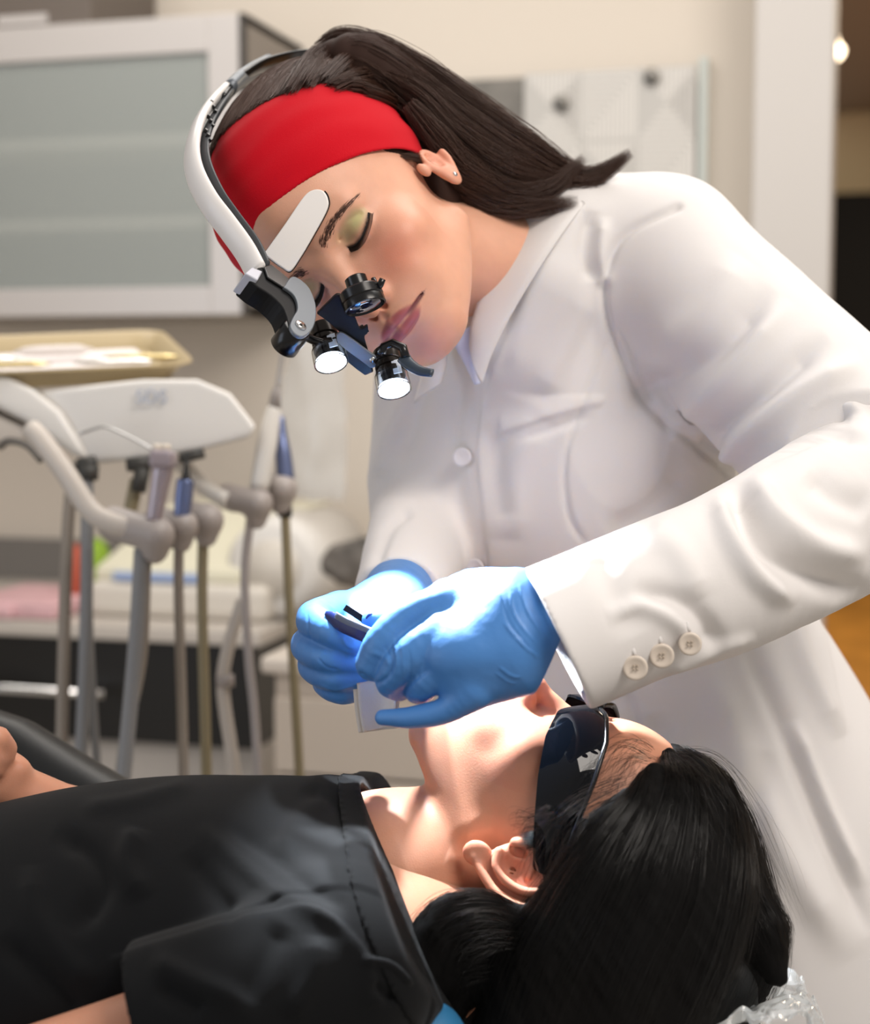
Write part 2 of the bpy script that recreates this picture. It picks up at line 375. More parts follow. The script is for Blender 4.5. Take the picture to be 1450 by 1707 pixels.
def JR(j):
    """swing of the lower jaw about its hinge, j degrees"""
    c_, s_ = math.cos(math.radians(j)), math.sin(math.radians(j))
    def f(x, y, z): y0, z0 = y + 62, z + 22; return (x, -62 + y0 * c_ + z0 * s_, -22 - y0 * s_ + z0 * c_)
    return f
UPLIP = lambda: spline([(0, 32.2, -61.4), (9, 31.2, -62.2), (18, 26.0, -64.2), (27.5, 17.0, -65.6)], 12)
def LOLIP(j):
    f, h = JR(j), JR(j * .55); return spline([f(0, 30.4, -71.4), f(10, 28.8, -71.0), h(18, 24.2, -68.8), JR(j * .15)(26.5, 17.2, -66.6)], 12)
def head_sdf(h=1.3, low=-190, jaw=0., female=True, neck=None, ears=True, es=1.):
    ex = 20 if low < -200 else 0; s = Sdf((-92 - ex, -180 - ex, low), (92 + ex, 62, 125), h)
    s.add(ell((0, -74, 34), (75, 96, 83)))
    s.add(ell((0, -52, 40), (66, 76, 68)), 20)
    s.add(ell((0, -38, -30), (59, 58, 66)), 25)
    f = JR(jaw); j = jaw
    s.add(ell(JR(jaw * .6)(0, -10, -58), (40, 40, 42)), 20)
    s.add(cap(JR(jaw * .3)(50, -66, -58), f(16, 0, -93), 13, 13), 22, True)
    s.add(ell(f(0, 4, -93), (19, 17, 15)), 14)
    s.add(ell((41, -8, -30), (19, 21, 17)), 18, True)              # cheekbone
    s.add(ell((27, 4, -52), (17, 16, 20)), 14, True)               # cheek
    s.add(ell((0, 12, -60), (25, 18, 18)), 14)                     # muzzle
    s.add(cap((10, 14, 13), (40, 4, 17), 6.5, 6), 12, True)        # brow
    s.sub(ell((31, 24, -2), (17, 12.5, 10.5)), 12, True)            # socket
    s.add(ell((31, 0.5, -1), (14.2, 13.8, 13)), 4, True)            # lidded eyeball
    s.add(chain(spline([(18, 9.5, -3), (25, 13, -7), (33, 12.5, -7.5), (42, 6, -3)], 10), 1.9), 3, True)
    s.sub(chain(spline([(16, 12.8, -2.5), (24, 15.5, -6.2), (32, 15.6, -6.8), (40, 10.2, -4), (44, 6, -1.5)], 12), .55), .8, True)
    s.sub(chain(spline([(19, 14, 5), (26, 16, 8), (34, 15, 8), (43, 8, 4)], 10), .8), 2.5, True)   # lid crease
    # nose
    s.add(chain([(0, 17, 4), (0, 22, -10), (0, 31, -28), (0, 35, -36)], [6, 6, 6.5, 7.5]), 9)
    s.add(ell((0, 34.5, -39), (9, 9.5, 8.5)), 6)
    s.add(ell((12.5, 25, -41), (6.2, 10, 7.5)), 5, True)
    s.add(cap((0, 22, -46), (0, 36, -45), 4.0, 4.0), 3)
    s.sub(ell((6.3, 30, -47.5), (3.0, 6, 4.4), basis((-.25, 1, .15), (0, 0, 1))), 1.6, True)
    s.sub(cap((0, 34, -50), (0, 33.5, -58), 1.2, 1.8), 4)             # philtrum
    # lips
    s.add(chain(UPLIP(), np.linspace(3.9, 1.7, 12)), 2.5, True)
    s.add(chain(LOLIP(j), np.linspace(4.8, 1.9, 12)), 2.5, True)
    if j > 2:
        c = (np.array(f(0, 24, -70)) + np.array([0, 26, -62.])) / 2; s.sub(ell(c + [0, -2, 0], (16, 20, j * .42), basis((0, 1, .0), (0, 0, 1))), 2)
        s.add(rbox((0, 20, -62.5), (28, 8, 9), None, 3), 1)            # upper teeth
    else:
        s.sub(chain(spline([(-30, 18.5, -65.2), (-20, 28.0, -66.3), (-9, 35.0, -66.6), (0, 36.4, -65.9), (9, 35.0, -66.6), (20, 28.0, -66.3), (30, 18.5, -65.2)], 24), .9), 2.2)
    s.sub(ell(f(0, 33, -80), (17, 6, 3.5)), 7)
    ear_prims(s, ears, es)
    if neck is not None:
        for p in neck: s.add(p, 16)
    return s
def lerp(a, b, t): return np.asarray(a) * (1 - t[:, None]) + np.asarray(b) * t[:, None]
def sm(x, a, b): t = np.clip((x - a) / (b - a), 0, 1); return t * t * (3 - 2 * t)
def skin_color(V, base, blush, lip, jaw=0., makeup=False, scalp=None):
    n = len(V); c = np.tile(np.array(srgb(base)), (n, 1)); ax = np.abs(V[:, 0]); x, y, z = V.T
    bl = np.exp(-(((ax - 38) / 20) ** 2 + ((z + 32) / 20) ** 2)) * (y > -30)
    bl += .7 * np.exp(-(((ax) / 14) ** 2 + ((z + 40) / 12) ** 2)) * (y > 20)
    bl += .8 * np.exp(-(((ax - 80) / 12) ** 2 + ((z + 12) / 35) ** 2 + ((y + 82) / 25) ** 2))
    bl += .5 * np.exp(-(((ax) / 18) ** 2 + ((z + 95 + jaw * 1.5) / 12) ** 2)) * (y > 0)
    c = lerp(c, np.array(srgb(blush)), np.clip(bl, 0, 1) * .8)
    c *= (1 + .05 * vnoise(V, 9., 3, 3))[:, None]
    Pm = np.stack([ax, y, z], 1); L = np.zeros(n); m = (y > 5) & (ax < 34) & (z < -48) & (z > -97 - jaw * 1.6)
    for ch, r in ((UPLIP(), np.linspace(4.0, 1.4, 12)), (LOLIP(jaw), np.linspace(5.0, 1.6, 12))):
        d, t, _ = seg_dist(Pm[m], ch); L[m] = np.maximum(L[m], 1 - sm(d - np.interp(t, np.linspace(0, 1, 12), r), .1, 1.5))
    c = lerp(c, np.array(srgb(lip)), L * .9)
    d, t, _ = seg_dist(np.stack([ax, y, z], 1)[m], spline([(0, 36.4, -65.9), (9, 35.0, -66.6), (20, 28.0, -66.3), (29, 19.5, -65.3)], 12)) if jaw < 2 else (np.full(int(m.sum()), 99.), 0, 0)
    w_ = np.zeros(n); w_[m] = 1 - sm(d, 1.2, 2.6); c = lerp(c, np.array(srgb(lip)) * .35, w_ * .85)
    if makeup:
        e = np.exp(-(((ax - 32) / 13) ** 4 + ((z - 3.5 - .12 * (ax - 30)) / 6.5) ** 4)) * (y > 4) * (z > -6.5)
        c = lerp(c, np.array(srgb('a3a070')), np.clip(e, 0, 1) * .62)
        e = np.exp(-(((ax - 40) / 7) ** 2 + ((z - 3) / 4) ** 2)) * (y > 3); c = lerp(c, np.array(srgb('b9c283')), e * .5)
        liner = np.exp(-((z + 4.6 + np.interp(ax, [17, 24, 32, 40, 45], [-2.2, 1.4, 2, -.4, -3.0])) / 1.5) ** 2) * (ax > 18) * (ax < 46) * (y > 2)
        c = lerp(c, np.array(srgb('241a18')), np.clip(liner, 0, 1) * .9)
    return c
# materials shared by the people
M_SKIN = mat('skin_fair', 'd9a78c', rough=.42, spec=.4, attr=True, sss=.22, bump=[(900, .12, 'noise'), (2600, .1, 'voronoi')])
M_COAT = mat('white_coat_cloth', 'dcd9d8', rough=.85, spec=.2, sheen=.15, bump=[(2600, .18, 'noise'), (500, .06, 'noise')])
M_GLOVE = mat('blue_nitrile', '4a82c4', rough=.42, spec=.45, sss=.0, bump=[(300, .16, 'noise'), (2400, .06, 'noise')])
M_RED = mat('red_knit', 'bd0a1c', rough=.85, spec=.12, sheen=.05, bump=[(1800, .3, 'noise')])
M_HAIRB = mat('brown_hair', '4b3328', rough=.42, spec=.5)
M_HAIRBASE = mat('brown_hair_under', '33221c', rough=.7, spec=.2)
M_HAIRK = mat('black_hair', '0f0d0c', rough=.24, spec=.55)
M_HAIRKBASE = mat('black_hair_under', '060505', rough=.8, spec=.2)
M_TEE = mat('black_cotton', '0b0c0e', rough=.88, spec=.15, sheen=.04, bump=[(2200, .25, 'noise'), (350, .06, 'noise')])
M_LASH = mat('eyelash_black', '120e0d', rough=.5); M_BROW = mat('brow_hair', '4d352b', rough=.6)
M_BLACK = mat('black_plastic', '0b0b0d', rough=.25, spec=.5); M_LBODY = mat('dark_bronze_lamp_body', '2b2623', rough=.22, metal=.6)
M_MATBLACK = mat('matt_black_plastic', '141416', rough=.55, spec=.2)
M_GREYMET = mat('grey_anodised', '6a7077', rough=.42, metal=.3)
M_SILVER = mat('polished_steel', 'd8d8d8', rough=.18, metal=1.)
M_WHITEPL = mat('white_plastic', 'e6e2df', rough=.3)
def ribbon(A, B, n=40, m=6, th=2.0, crown=0.):
    """cloth strip between two edge curves, with thickness th towards its back"""
    a, b = spline(A, n), spline(B, n); t = np.linspace(0, 1, m)
    G = a[:, None] * (1 - t)[None, :, None] + b[:, None] * t[None, :, None]
    du = np.gradient(G, axis=0); dv = np.gradient(G, axis=1); N = np.cross(du, dv); N /= np.linalg.norm(N, axis=2)[..., None] + 1e-9
    if N[:, :, 2].mean() < 0: N = -N
    G = G + N * (crown * np.sin(np.pi * t))[None, :, None]
    e = np.ones(m); e[0] = e[-1] = .35
    T = G + N * (th / 2 * e)[None, :, None]; Bk = G - N * (th / 2 * e)[None, :, None]
    V = np.concatenate([T.reshape(-1, 3), Bk.reshape(-1, 3)]); k = n * m; F = []
    for i in range(n - 1):
        for j in range(m - 1):
            q = (i * m + j, i * m + j + 1, (i + 1) * m + j + 1, (i + 1) * m + j); F.append(q); F.append(tuple(x + k for x in q[::-1]))
        F.append((i * m, (i + 1) * m, (i + 1) * m + k, i * m + k)); j = m - 1; F.append((i * m + j, i * m + j + k, (i + 1) * m + j + k, (i + 1) * m + j))
    F.append(tuple(range(m)) + tuple(k + j for j in range(m))[::-1]); F.append(tuple((n - 1) * m + j for j in range(m)) + tuple(k + (n - 1) * m + j for j in range(m))[::-1])
    return V, F
def strands(guides, n, w0=.12, seed=1, segs=22, wave=1.5, spread=1., clump=0):
    """hair: guides = list of (points[(x,y,z)], radii, weight); n thin tapering hairs scattered about them"""
    rng = np.random.RandomState(seed); Vs, Fs, base = [], [], 0; wts = np.array([g[2] for g in guides], float); wts /= wts.sum()
    for gi, (P, R, _) in enumerate(guides):
        c = int(round(n * wts[gi])); P = spline(P, segs); R = np.interp(np.linspace(0, 1, segs), np.linspace(0, 1, len(R)), R); T, U, Bn = frames(P)
        if clump:
            nc = max(3, c // clump); cr = np.sqrt(rng.rand(nc)); ct = rng.rand(nc) * 6.283; k = rng.randint(0, nc, c)
            ou = cr[k] * np.cos(ct[k]) + rng.normal(size=c) * .07; ov = cr[k] * np.sin(ct[k]) + rng.normal(size=c) * .07
        else:
            rr = np.sqrt(rng.rand(c)) * spread; th = rng.rand(c) * 6.283; ou, ov = rr * np.cos(th), rr * np.sin(th)
        t = np.linspace(0, 1, segs)
        st = rng.rand(c, 1) * .12; en = 1 - rng.rand(c, 1) ** 2 * .25; tt = st + (en - st) * t[None]
        ii = tt * (segs - 1); i0 = np.minimum(ii.astype(int), segs - 2); f = (ii - i0)[..., None]
        Pc = P[i0] * (1 - f) + P[i0 + 1] * f; Uc = U[i0]; Bc = Bn[i0]; Rc = (R[i0] * (1 - f[..., 0]) + R[i0 + 1] * f[..., 0])
        ph = rng.rand(c, 1) * 6.283; fr = 1.5 + rng.rand(c, 1) * 2.5; am = wave * (.3 + rng.rand(c, 1))
        du = ou[:, None] * Rc + am * np.sin(ph + fr * 3.1 * tt) * (.2 + tt); dv = ov[:, None] * Rc + am * np.cos(ph * 1.7 + fr * 2.6 * tt) * (.2 + tt)
        X = Pc + Uc * du[..., None] + Bc * dv[..., None]
        w = w0 * (.7 + .6 * rng.rand(c, 1)) * np.clip(1.05 - tt ** 3, .08, 1)
        a = np.array([0, 2.094, 4.189]); ring = X[:, :, None] + Uc[:, :, None] * (np.cos(a)[None, None, :, None] * w[:, :, None, None]) + Bc[:, :, None] * (np.sin(a)[None, None, :, None] * w[:, :, None, None])
        V = ring.reshape(-1, 3); Vs.append(V)
        s = (np.arange(c)[:, None, None] * segs + np.arange(segs - 1)[None, :, None]) * 3; j = np.arange(3)[None, None]; j2 = (j + 1) % 3
        F = np.stack(np.broadcast_arrays(s + j, s + j2, s + 3 + j2, s + 3 + j), -1).reshape(-1, 4) + base; Fs.append(F); base += len(V)
    return np.concatenate(Vs), np.concatenate(Fs)
def halfspace(p, n):
    p = np.asarray(p, np.float32); n = np.asarray(n, np.float32); n = n / np.linalg.norm(n)
    return (lambda x, y, z: (x - p[0]) * n[0] + (y - p[1]) * n[1] + (z - p[2]) * n[2]), p - 1e4, p + 1e4
H1 = 1.25
# ------------------------------------------------------------------ the dentist
DS = .975; DO = C(559, 427.3, 1130.); DB = basis((-.186, -.494, .85), (-.799, .579, .162))
def D(*p): return DO + DB @ (np.array(p, float) * DS)
def Dinv(v): return (np.asarray(v) - DO) @ DB / DS
def Dplane(px, py, x0, off=0.):
    """point seen at a pixel that lies in the head's own plane x = x0"""
    n = DB[:, 0]; q = DO + n * x0 * DS; r = C(px, py, 1.); return r * ((q @ n) / (r @ n))
if True:  # doc
    dentist = thing('person', W(C(1150, 1500, 1400))[0] * [1, 1, 0], 'person in a white coat and red headband bending over the patient', 'person')
    nk = Dinv(C(905, 455, 1275.)); nk0 = np.array((0, -82, -35.))
    s = head_sdf(H1, neck=[cap(nk0, nk, 46, 47)], ears=False)
    HS = s; V, Q = s.mesh(); col = skin_color(V, 'd9a48a', 'd28268', '9a4a50', makeup=True)
    # shoulders, chest and arms under the coat, kept as one mesh with the head
    s2 = Sdf((-160, -620, -1560), (420, 190, -1050), 5.)
    RT = basis((-.5, .1, .85), (-.24, .95, .1))
    s2.add(ell(C(935, 720, 1400), (125, 70, 190), RT)); s2.add(cap(C(915, 450, 1300), C(930, 620, 1370), 38, 55), 20)
    s2.add(cap(C(1090, 450, 1300), C(735, 660, 1420), 48, 46), 30); s2.add(ell(C(1000, 1050, 1430), (115, 75, 200), RT), 40)
    s2.add(ell(C(1110, 1450, 1460), (150, 100, 200), RT), 40)
    s2.add(chain([C(1120, 450, 1280), C(1455, 790, 1160), C(925, 1035, 984)], [44, 38, 24]), 20)
    s2.add(chain([C(715, 660, 1420), C(705, 880, 1390), C(664, 1000, 1170)], [42, 34, 24]), 20)
    V2, Q2 = s2.mesh(1); a = DO + (V * DS) @ DB.T
    col2 = np.tile(np.array(srgb('d9a48a')), (len(V2), 1))
    addmesh('body', np.vstack([a, V2]), np.vstack([Q, Q2 + len(V)]), M_SKIN, dentist, col=np.vstack([col, col2]))
    # brows and lashes
    mb = MB(); rng = np.random.RandomState(3)
    def surf_y(x, z):
        Y = np.arange(40, -30, -.5); d = HS.sample(np.stack([np.full(len(Y), x), Y, np.full(len(Y), z)], 1)); k = np.nonzero(d < 0)[0]; return Y[k[0]] if len(k) else 0.
    for sg in (1, -1):
        bw = MB()
        for k in range(300):
            t = rng.rand(); x = 11 + 36 * t; z = 11.5 + 4.5 * math.sin(t * 2.6) + rng.normal() * (1.9 - 1.3 * t); x2, z2 = x + 3.5 + 2 * t, z + 2.2 - 3.4 * t
            a = D(sg * x, surf_y(x, z) + .1, z); b = D(sg * x2, surf_y(x2, z2) + .7, z2); bw.add(*tube([a, (a + b) / 2 + DB[:, 1] * .5, b], [.15, .13, .04], 4))
        bw.build('eyebrow', M_BROW, dentist); mb = MB()
        for k in range(60):
            t = k / 59.; p = spline([(17.5, 13, -3), (24, 15.6, -6.4), (32, 15.8, -7), (40, 10.6, -4.4), (46, 5, -.5)], 60)[k]
            q = np.array([p[0] + 1 + 4 * t, p[1] + 5, p[2] - 4.5 + 2 * t]); m_ = (p + q) / 2 + np.array([0, .8, -1.6])
            mb.add(*tube([D(sg * p[0], p[1] - .6, p[2]), D(sg * m_[0], m_[1], m_[2]), D(sg * q[0], q[1], q[2])], [.24, .2, .05], 4))
        mb.add(*tube([D(sg * p[0], p[1] - .35, p[2]) for p in spline([(17.5, 13, -3), (24, 15.6, -6.4), (32, 15.8, -7), (40, 10.6, -4.4), (46, 5, -.5)], 20)], .7, 6))
        mb.build('eyelashes', M_LASH, dentist)
    o = MB().add(*lathe(D(-78.5, -76, -37), -DB[:, 0], [(0, 1.6), (.6, 2.1), (1.6, 2.1), (2.3, 1.3)], 12)).build('earring', M_SILVER, dentist)
    # headband: a knitted tube round the forehead and over the ear
    s = Sdf((-96, -190, -50), (96, 42, 140), H1)
    s.add(ell((0, -76, 36), (82.5, 105, 89))); s.sub(ell((0, -76, 36), (80.3, 102.6, 86.6)))
    bl = (lambda x, y, z: (47 + .53 * y - .12 * np.abs(x) - z) * .86), (-200,) * 3, (200,) * 3
    bu = (lambda x, y, z: (z - (149 + .53 * y - .24 * np.abs(x))) * .8), (-200,) * 3, (200,) * 3
    s.op(bl, 1.5, 'i'); s.op(bu, 1.5, 'i'); V, Q = s.mesh(2)
    N = vnormals(V, Q); V = V + N * (.9 * vnoise(V * [1, 1, 3.0], 60., 5, 2) + .35 * np.sin((V[:, 2] - .53 * V[:, 1]) * .22 + 3 * vnoise(V, 50., 8)))[:, None]
    addmesh('headband', DO + (V * DS) @ DB.T, Q, M_RED, dentist)
    # hair: swept back over the skull into a ponytail
    s = Sdf((-100, -200, -60), (100, 30, 150), 2.2)
    s.add(ell((0, -80, 38), (79, 103, 88))); s.add(ell((-14, -120, 64), (60, 62, 62)), 20)
    s.add(ell((-32, -124, -20), (40, 42, 46)), 16)
    s.op(((lambda x, y, z: (np.where(y > -88, 38, -10) + .53 * y - z) * .86), (-200,) * 3, (200,) * 3), 2, 'i')
    s.op(((lambda x, y, z: y - 2 + 0 * x), (-200,) * 3, (200,) * 3), 2, 'i')
    HB = s; V, Q = s.mesh(1); HV = DO + (V * DS) @ DB.T
    pony = [C(540, 110, 1225), C(610, 112, 1218), C(680, 165, 1222), C(755, 235, 1235), C(830, 278, 1245), C(900, 305, 1250), C(955, 303, 1250)]
    t = Sdf((-120, 180, -1320), (160, 400, -1140), 2.2); P = spline(pony, 18); t.add(chain(P, np.interp(np.linspace(0, 1, 18), [0, .15, .35, .6, .8, 1], [17, 26, 32, 29, 20, 5])), 0)
    V3, Q3 = t.mesh(1); V3 += vnormals(V3, Q3) * (1.5 * vnoise(V3, 25., 3))[:, None]
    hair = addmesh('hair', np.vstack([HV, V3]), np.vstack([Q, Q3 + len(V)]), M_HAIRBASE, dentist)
    G = []
    rng = np.random.RandomState(5)
    c0, r0 = np.array([0, -80, 38.]), np.array([80.5, 104.5, 89.5])
    for k in range(90):                      # over the crown, from the band's edge back to the gathering point
        x = -78 + 156 * (k + .5) / 90; zz = lambda y: 151 + .53 * y - .24 * abs(x)
        a = None
        for y in np.arange(10, -140, -2.):
            u = 1 - (x / r0[0]) ** 2 - ((y - c0[1]) / r0[1]) ** 2
            if u > 0 and c0[2] + r0[2] * math.sqrt(u) > zz(y) - 8: a = (x, y, c0[2] + r0[2] * math.sqrt(u)); break
        if a is None: continue
        e = Dinv(C(560, 95, 1235)); pts = []
        for q in np.linspace(0, 1, 6):
            p = np.array(a) * (1 - q) + e * q; v = (p - c0) / r0; L_ = np.linalg.norm(v); p2 = c0 + v / L_ * r0; w_ = q ** 4; p3 = p2 * (1 - w_) + p * w_; dr_ = (p3 - c0) / np.linalg.norm(p3 - c0)
            for _ in range(40):
                if HB.sample(p3[None])[0] > 1.0: break
                p3 = p3 + dr_ * 1.2
            pts.append(D(*p3))
        G.append((pts, [1.6, 2, 2.4, 3, 6], 1))
    def hit(px, py):
        for d in np.arange(1080, 1330, 2.5):
            if HB.sample(Dinv(C(px, py, d))[None])[0] < 1.5: return d - 1.
        return None
    for path in ([(505, 150), (525, 120), (550, 92), (575, 74)], [(535, 143), (565, 112), (595, 90), (620, 80)], [(570, 132), (600, 112), (625, 98), (650, 92)], [(600, 128), (632, 120), (665, 115), (690, 130)], [(572, 142), (608, 146), (650, 165), (690, 195)], [(598, 152), (640, 165), (680, 195), (715, 225)], [(550, 150), (590, 132), (630, 130), (670, 150)], [(630, 132), (665, 142), (700, 160), (730, 185)], [(655, 150), (690, 170), (725, 200), (755, 230)], [(680, 180), (710, 205), (740, 235), (770, 260)], [(705, 215), (730, 240), (755, 270), (785, 300)], [(722, 240), (745, 270), (765, 300), (800, 325)], [(480, 160), (500, 128), (520, 100), (545, 82)]):
        dd = [hit(*q) for q in path]; dd = [d if d else 1230. for d in dd]; G.append(([C(q[0], q[1], d - 2) for q, d in zip(path, dd)], [7, 7, 8, 10], 2.6))
    V, Q = strands(G, 11000, .15, 4, 14, .5)
    addmesh('hair_strands', V, Q, M_HAIRB, hair)
    def off(P, dx, dy, dz=0): return [p + np.array([dx, dy, dz]) for p in P]
    G = [(pony, [14, 26, 33, 31, 24, 14, 4], 5)]
    G.append(([C(600, 80, 1215), C(690, 130, 1210), C(780, 200, 1215), C(870, 260, 1225), C(950, 300, 1235), C(1000, 290, 1235), C(1052, 254, 1235)], [12, 18, 22, 20, 12, 5, .6], 3))
    G.append(([C(640, 150, 1215), C(730, 235, 1215), C(790, 290, 1215), C(850, 325, 1215), C(920, 310, 1220), C(975, 262, 1225)], [14, 20, 20, 14, 8, .8], 2))
    G.append(([C(700, 225, 1205), C(760, 290, 1205), C(820, 335, 1210), C(880, 345, 1212), C(965, 335, 1215)], [10, 14, 10, 7, 1], 1.2))
    G.append(([C(530, 85, 1235), C(575, 66, 1230), C(640, 90, 1225), C(700, 140, 1225), C(760, 185, 1225), C(840, 225, 1230), C(920, 275, 1235)], [8, 10, 12, 14, 14, 12, 6], 1.6))
    G.append(([C(640, 128, 1195), C(700, 165, 1195), C(760, 225, 1200), C(850, 285, 1212), C(930, 305, 1225)], [8, 14, 16, 14, 6], 2))
    G.append(([C(680, 172, 1182), C(725, 225, 1186), C(775, 285, 1195), C(850, 330, 1210)], [7, 12, 14, 8], 1.8))
    V, Q = strands(G, 9000, .16, 9, 26, 3.2, clump=14)
    addmesh('ponytail', V, Q, M_HAIRB, hair)
    G = [([D(-70, -58 - k * 2, 6 - k), D(-73, -70 - k, -2 - 3 * k), D(-74, -82, -8 - 4 * k)], [2, 2.5, 3], 1) for k in range(4)]
    V, Q = strands(G, 90, .1, 2, 8, 1.2); addmesh('temple_hair', V, Q, M_HAIRB, hair)

if True:  # doc
    # ---- coat
    s = Sdf((-75, -640, -1620), (460, 290, -960), 2.5)
    RT = basis((-.45, .05, .85), (-.22, .96, .05))
    s.add(ell(C(925, 640, 1370), (160, 92, 175), RT))
    s.add(cap(C(1100, 425, 1285), C(760, 620, 1400), 60, 62), 55)
    s.add(cap(C(950, 400, 1285), C(915, 560, 1330), 56, 85), 40)
    s.add(chain([C(935, 385, 1262), C(900, 470, 1250), C(850, 560, 1262)], [40, 44, 44]), 25)
    s.add(ell(C(900, 760, 1330), (120, 62, 130), RT), 60)          # bust
    s.add(ell(C(960, 960, 1400), (152, 98, 240), RT), 60)
    s.add(ell(C(1120, 1400, 1430), (190, 130, 330), basis((-.35, .05, .9), (-.3, .95, 0))), 70)
    s.add(cap(C(1130, 1100, 1420), C(1420, 1650, 1430), 110, 150), 60)
    s.add(chain([C(1110, 440, 1275), C(1230, 560, 1235), C(1425, 760, 1170)], [66, 70, 74]), 30)
    s.add(chain([C(735, 640, 1400), C(705, 800, 1400), C(705, 870, 1385), C(668, 992, 1192)], [58, 50, 46, 36]), 25)
    s.op(halfspace(C(666, 999, 1180), C(666, 999, 1180) - C(705, 870, 1385)), 0, 'i')
    V, Q = s.mesh(3); N = vnormals(V, Q)
    ST = [('s', [(948, 357), (905, 440), (850, 540), (812, 640), (797, 750), (806, 850), (818, 960)], 5, 2.6, 1),      # front edge
          ('r', [(790, 560), (770, 640), (760, 740), (772, 860), (790, 950)], 14, -2.0),
          ('r', [(985, 350), (975, 420), (990, 470)], 13, -4.5), ('r', [(1005, 360), (1000, 430), (1012, 480)], 12, 4),
          ('r', [(1130, 345), (1050, 385), (1015, 440), (1010, 520), (1045, 620), (1090, 690), (1150, 735), (1225, 795)], 6, -3.4, 1),  # armhole seam
          ('s', [(850, 718), (920, 695), (990, 676)], 4, 3, 1), ('r', [(860, 735), (930, 712), (990, 690)], 8, -2),
          ('r', [(1025, 530), (975, 665), (942, 760), (948, 860), (985, 920)], 5, -1.8), ('r', [(1025, 530), (1075, 640), (1120, 730)], 5, -1.8),
          ('r', [(990, 480), (940, 580), (900, 660)], 22, 3), ('r', [(700, 640), (650, 730), (640, 800)], 20, 4), ('r', [(720, 600), (690, 690), (665, 760)], 16, -4),
          ('r', [(860, 480), (845, 560), (830, 640)], 16, -2), ('r', [(900, 700), (860, 800), (850, 900)], 26, 4), ('r', [(820, 700), (830, 800), (850, 880)], 18, -3),
          ('r', [(1150, 780), (1080, 850), (1010, 890)], 24, -4), ('r', [(1210, 770), (1215, 820)], 6, -3),
          ('r', [(1090, 1190), (1100, 1260), (1130, 1400), (1200, 1600)], 26, -6), ('r', [(1180, 1110), (1230, 1250), (1310, 1420), (1420, 1600)], 30, 8),
          ('r', [(1240, 1060), (1300, 1200), (1380, 1400), (1450, 1560)], 16, -7), ('r', [(1320, 1200), (1370, 1330), (1440, 1480)], 12, 6),
          ('r', [(1270, 1250), (1250, 1400), (1265, 1560), (1300, 1700)], 26, -7), ('r', [(1310, 1010), (1340, 1100), (1400, 1230)], 16, 6),
          ('r', [(975, 1150), (990, 1250), (1010, 1400)], 16, 4), ('r', [(1035, 1140), (1060, 1220), (1080, 1330)], 12, -4),
          # upper sleeve
          ('r', [(1290, 480), (1200, 580), (1100, 640), (1040, 660)], 22, -6), ('r', [(1315, 500), (1230, 610), (1150, 690), (1110, 720)], 20, 6),
          ('r', [(1380, 560), (1290, 640), (1200, 720), (1180, 770)], 18, -7), ('r', [(1440, 600), (1330, 660), (1240, 730), (1205, 780)], 20, 8),
          ('r', [(1240, 430), (1180, 520), (1090, 580)], 30, 4)]
    ST += [('r', [(620, 950), (650, 880), (690, 850)], 10, -3)]
    V = folds(V, N, [(q[0], q[1], q[2], q[3] * (1.35 if q[0] == 'r' else 1.1)) + tuple(q[4:]) for q in ST]); V = V + N * (1.3 * vnoise(V * [1, .6, 1], 60., 11))[:, None]
    coat = addmesh('coat', V, Q, M_COAT, dentist); coat_V = V
    # near sleeve, from the elbow to the cuff
    A = [C(1350, 655, 1215), C(1470, 800, 1150), C(1390, 860, 1100), C(1220, 950, 1045), C(1060, 1010, 1012), C(925, 1066, 982)]
    s = Sdf((40, -190, -1290), (400, 100, -900), 1.9)
    s.add(chain(spline(A, 24), np.interp(np.linspace(0, 1, 24), [0, .2, .4, .6, .8, 1], [64, 66, 60, 54, 50.5, 48.5])), 0)
    ax = A[-1] - A[-2]; ax /= np.linalg.norm(ax); s.add(cap(A[-1], A[-1] + ax * 55, 48.5, 47.5)); e1 = C(868, 945, 982); e2 = C(986, 1188, 982); nrm = np.cross(e2 - e1, np.array([0, 0, 1.])); nrm /= np.linalg.norm(nrm); nrm *= np.sign(nrm @ ax); nrm = nrm + np.array([0, 0, .02])
    s.op(halfspace((e1 + e2) / 2, nrm), 2, 'i')
    s.sub(cap(A[-1] - ax * 70, A[-1] + ax * 60, 40, 42), 1.5)
    V, Q = s.mesh(3); N = vnormals(V, Q)
    ST = [('r', [(1225, 800), (1240, 860), (1290, 930), (1380, 975), (1450, 985)], 20, -7), ('r', [(1200, 820), (1215, 890), (1260, 960), (1330, 1005)], 18, 6),
          ('r', [(1255, 790), (1290, 860), (1360, 910), (1450, 925)], 22, 7), ('r', [(1270, 740), (1330, 700), (1400, 680), (1450, 690)], 12, 5), ('r', [(1250, 770), (1310, 745), (1380, 720), (1450, 735)], 12, -5),
          ('r', [(1290, 720), (1350, 690), (1420, 700)], 8, -4), ('r', [(1050, 985), (1130, 1000), (1175, 1040), (1195, 1090)], 17, -4.5), ('r', [(1010, 1030), (1070, 1010), (1130, 1040), (1160, 1080)], 16, 3.5),
          ('r', [(1080, 880), (1130, 920), (1170, 1000)], 24, 3), ('r', [(1000, 910), (1020, 980), (1060, 1060)], 26, -2.5), ('r', [(1110, 1130), (1180, 1090), (1260, 1060)], 10, 2.5),
          ('r', [(1340, 790), (1400, 830), (1450, 850)], 22, -4)]
    V = folds(V, N, [(q[0], q[1], q[2], q[3] * 1.4) + tuple(q[4:]) for q in ST]); V = V + N * (1.0 * vnoise(V, 50., 21))[:, None]
    sleeve = addmesh('sleeve', V, Q, M_COAT, coat)
    from_pts = V
    uvs = pix(V)
    M_BTN = mat('sleeve_button', 'd6cabd', rough=.45)
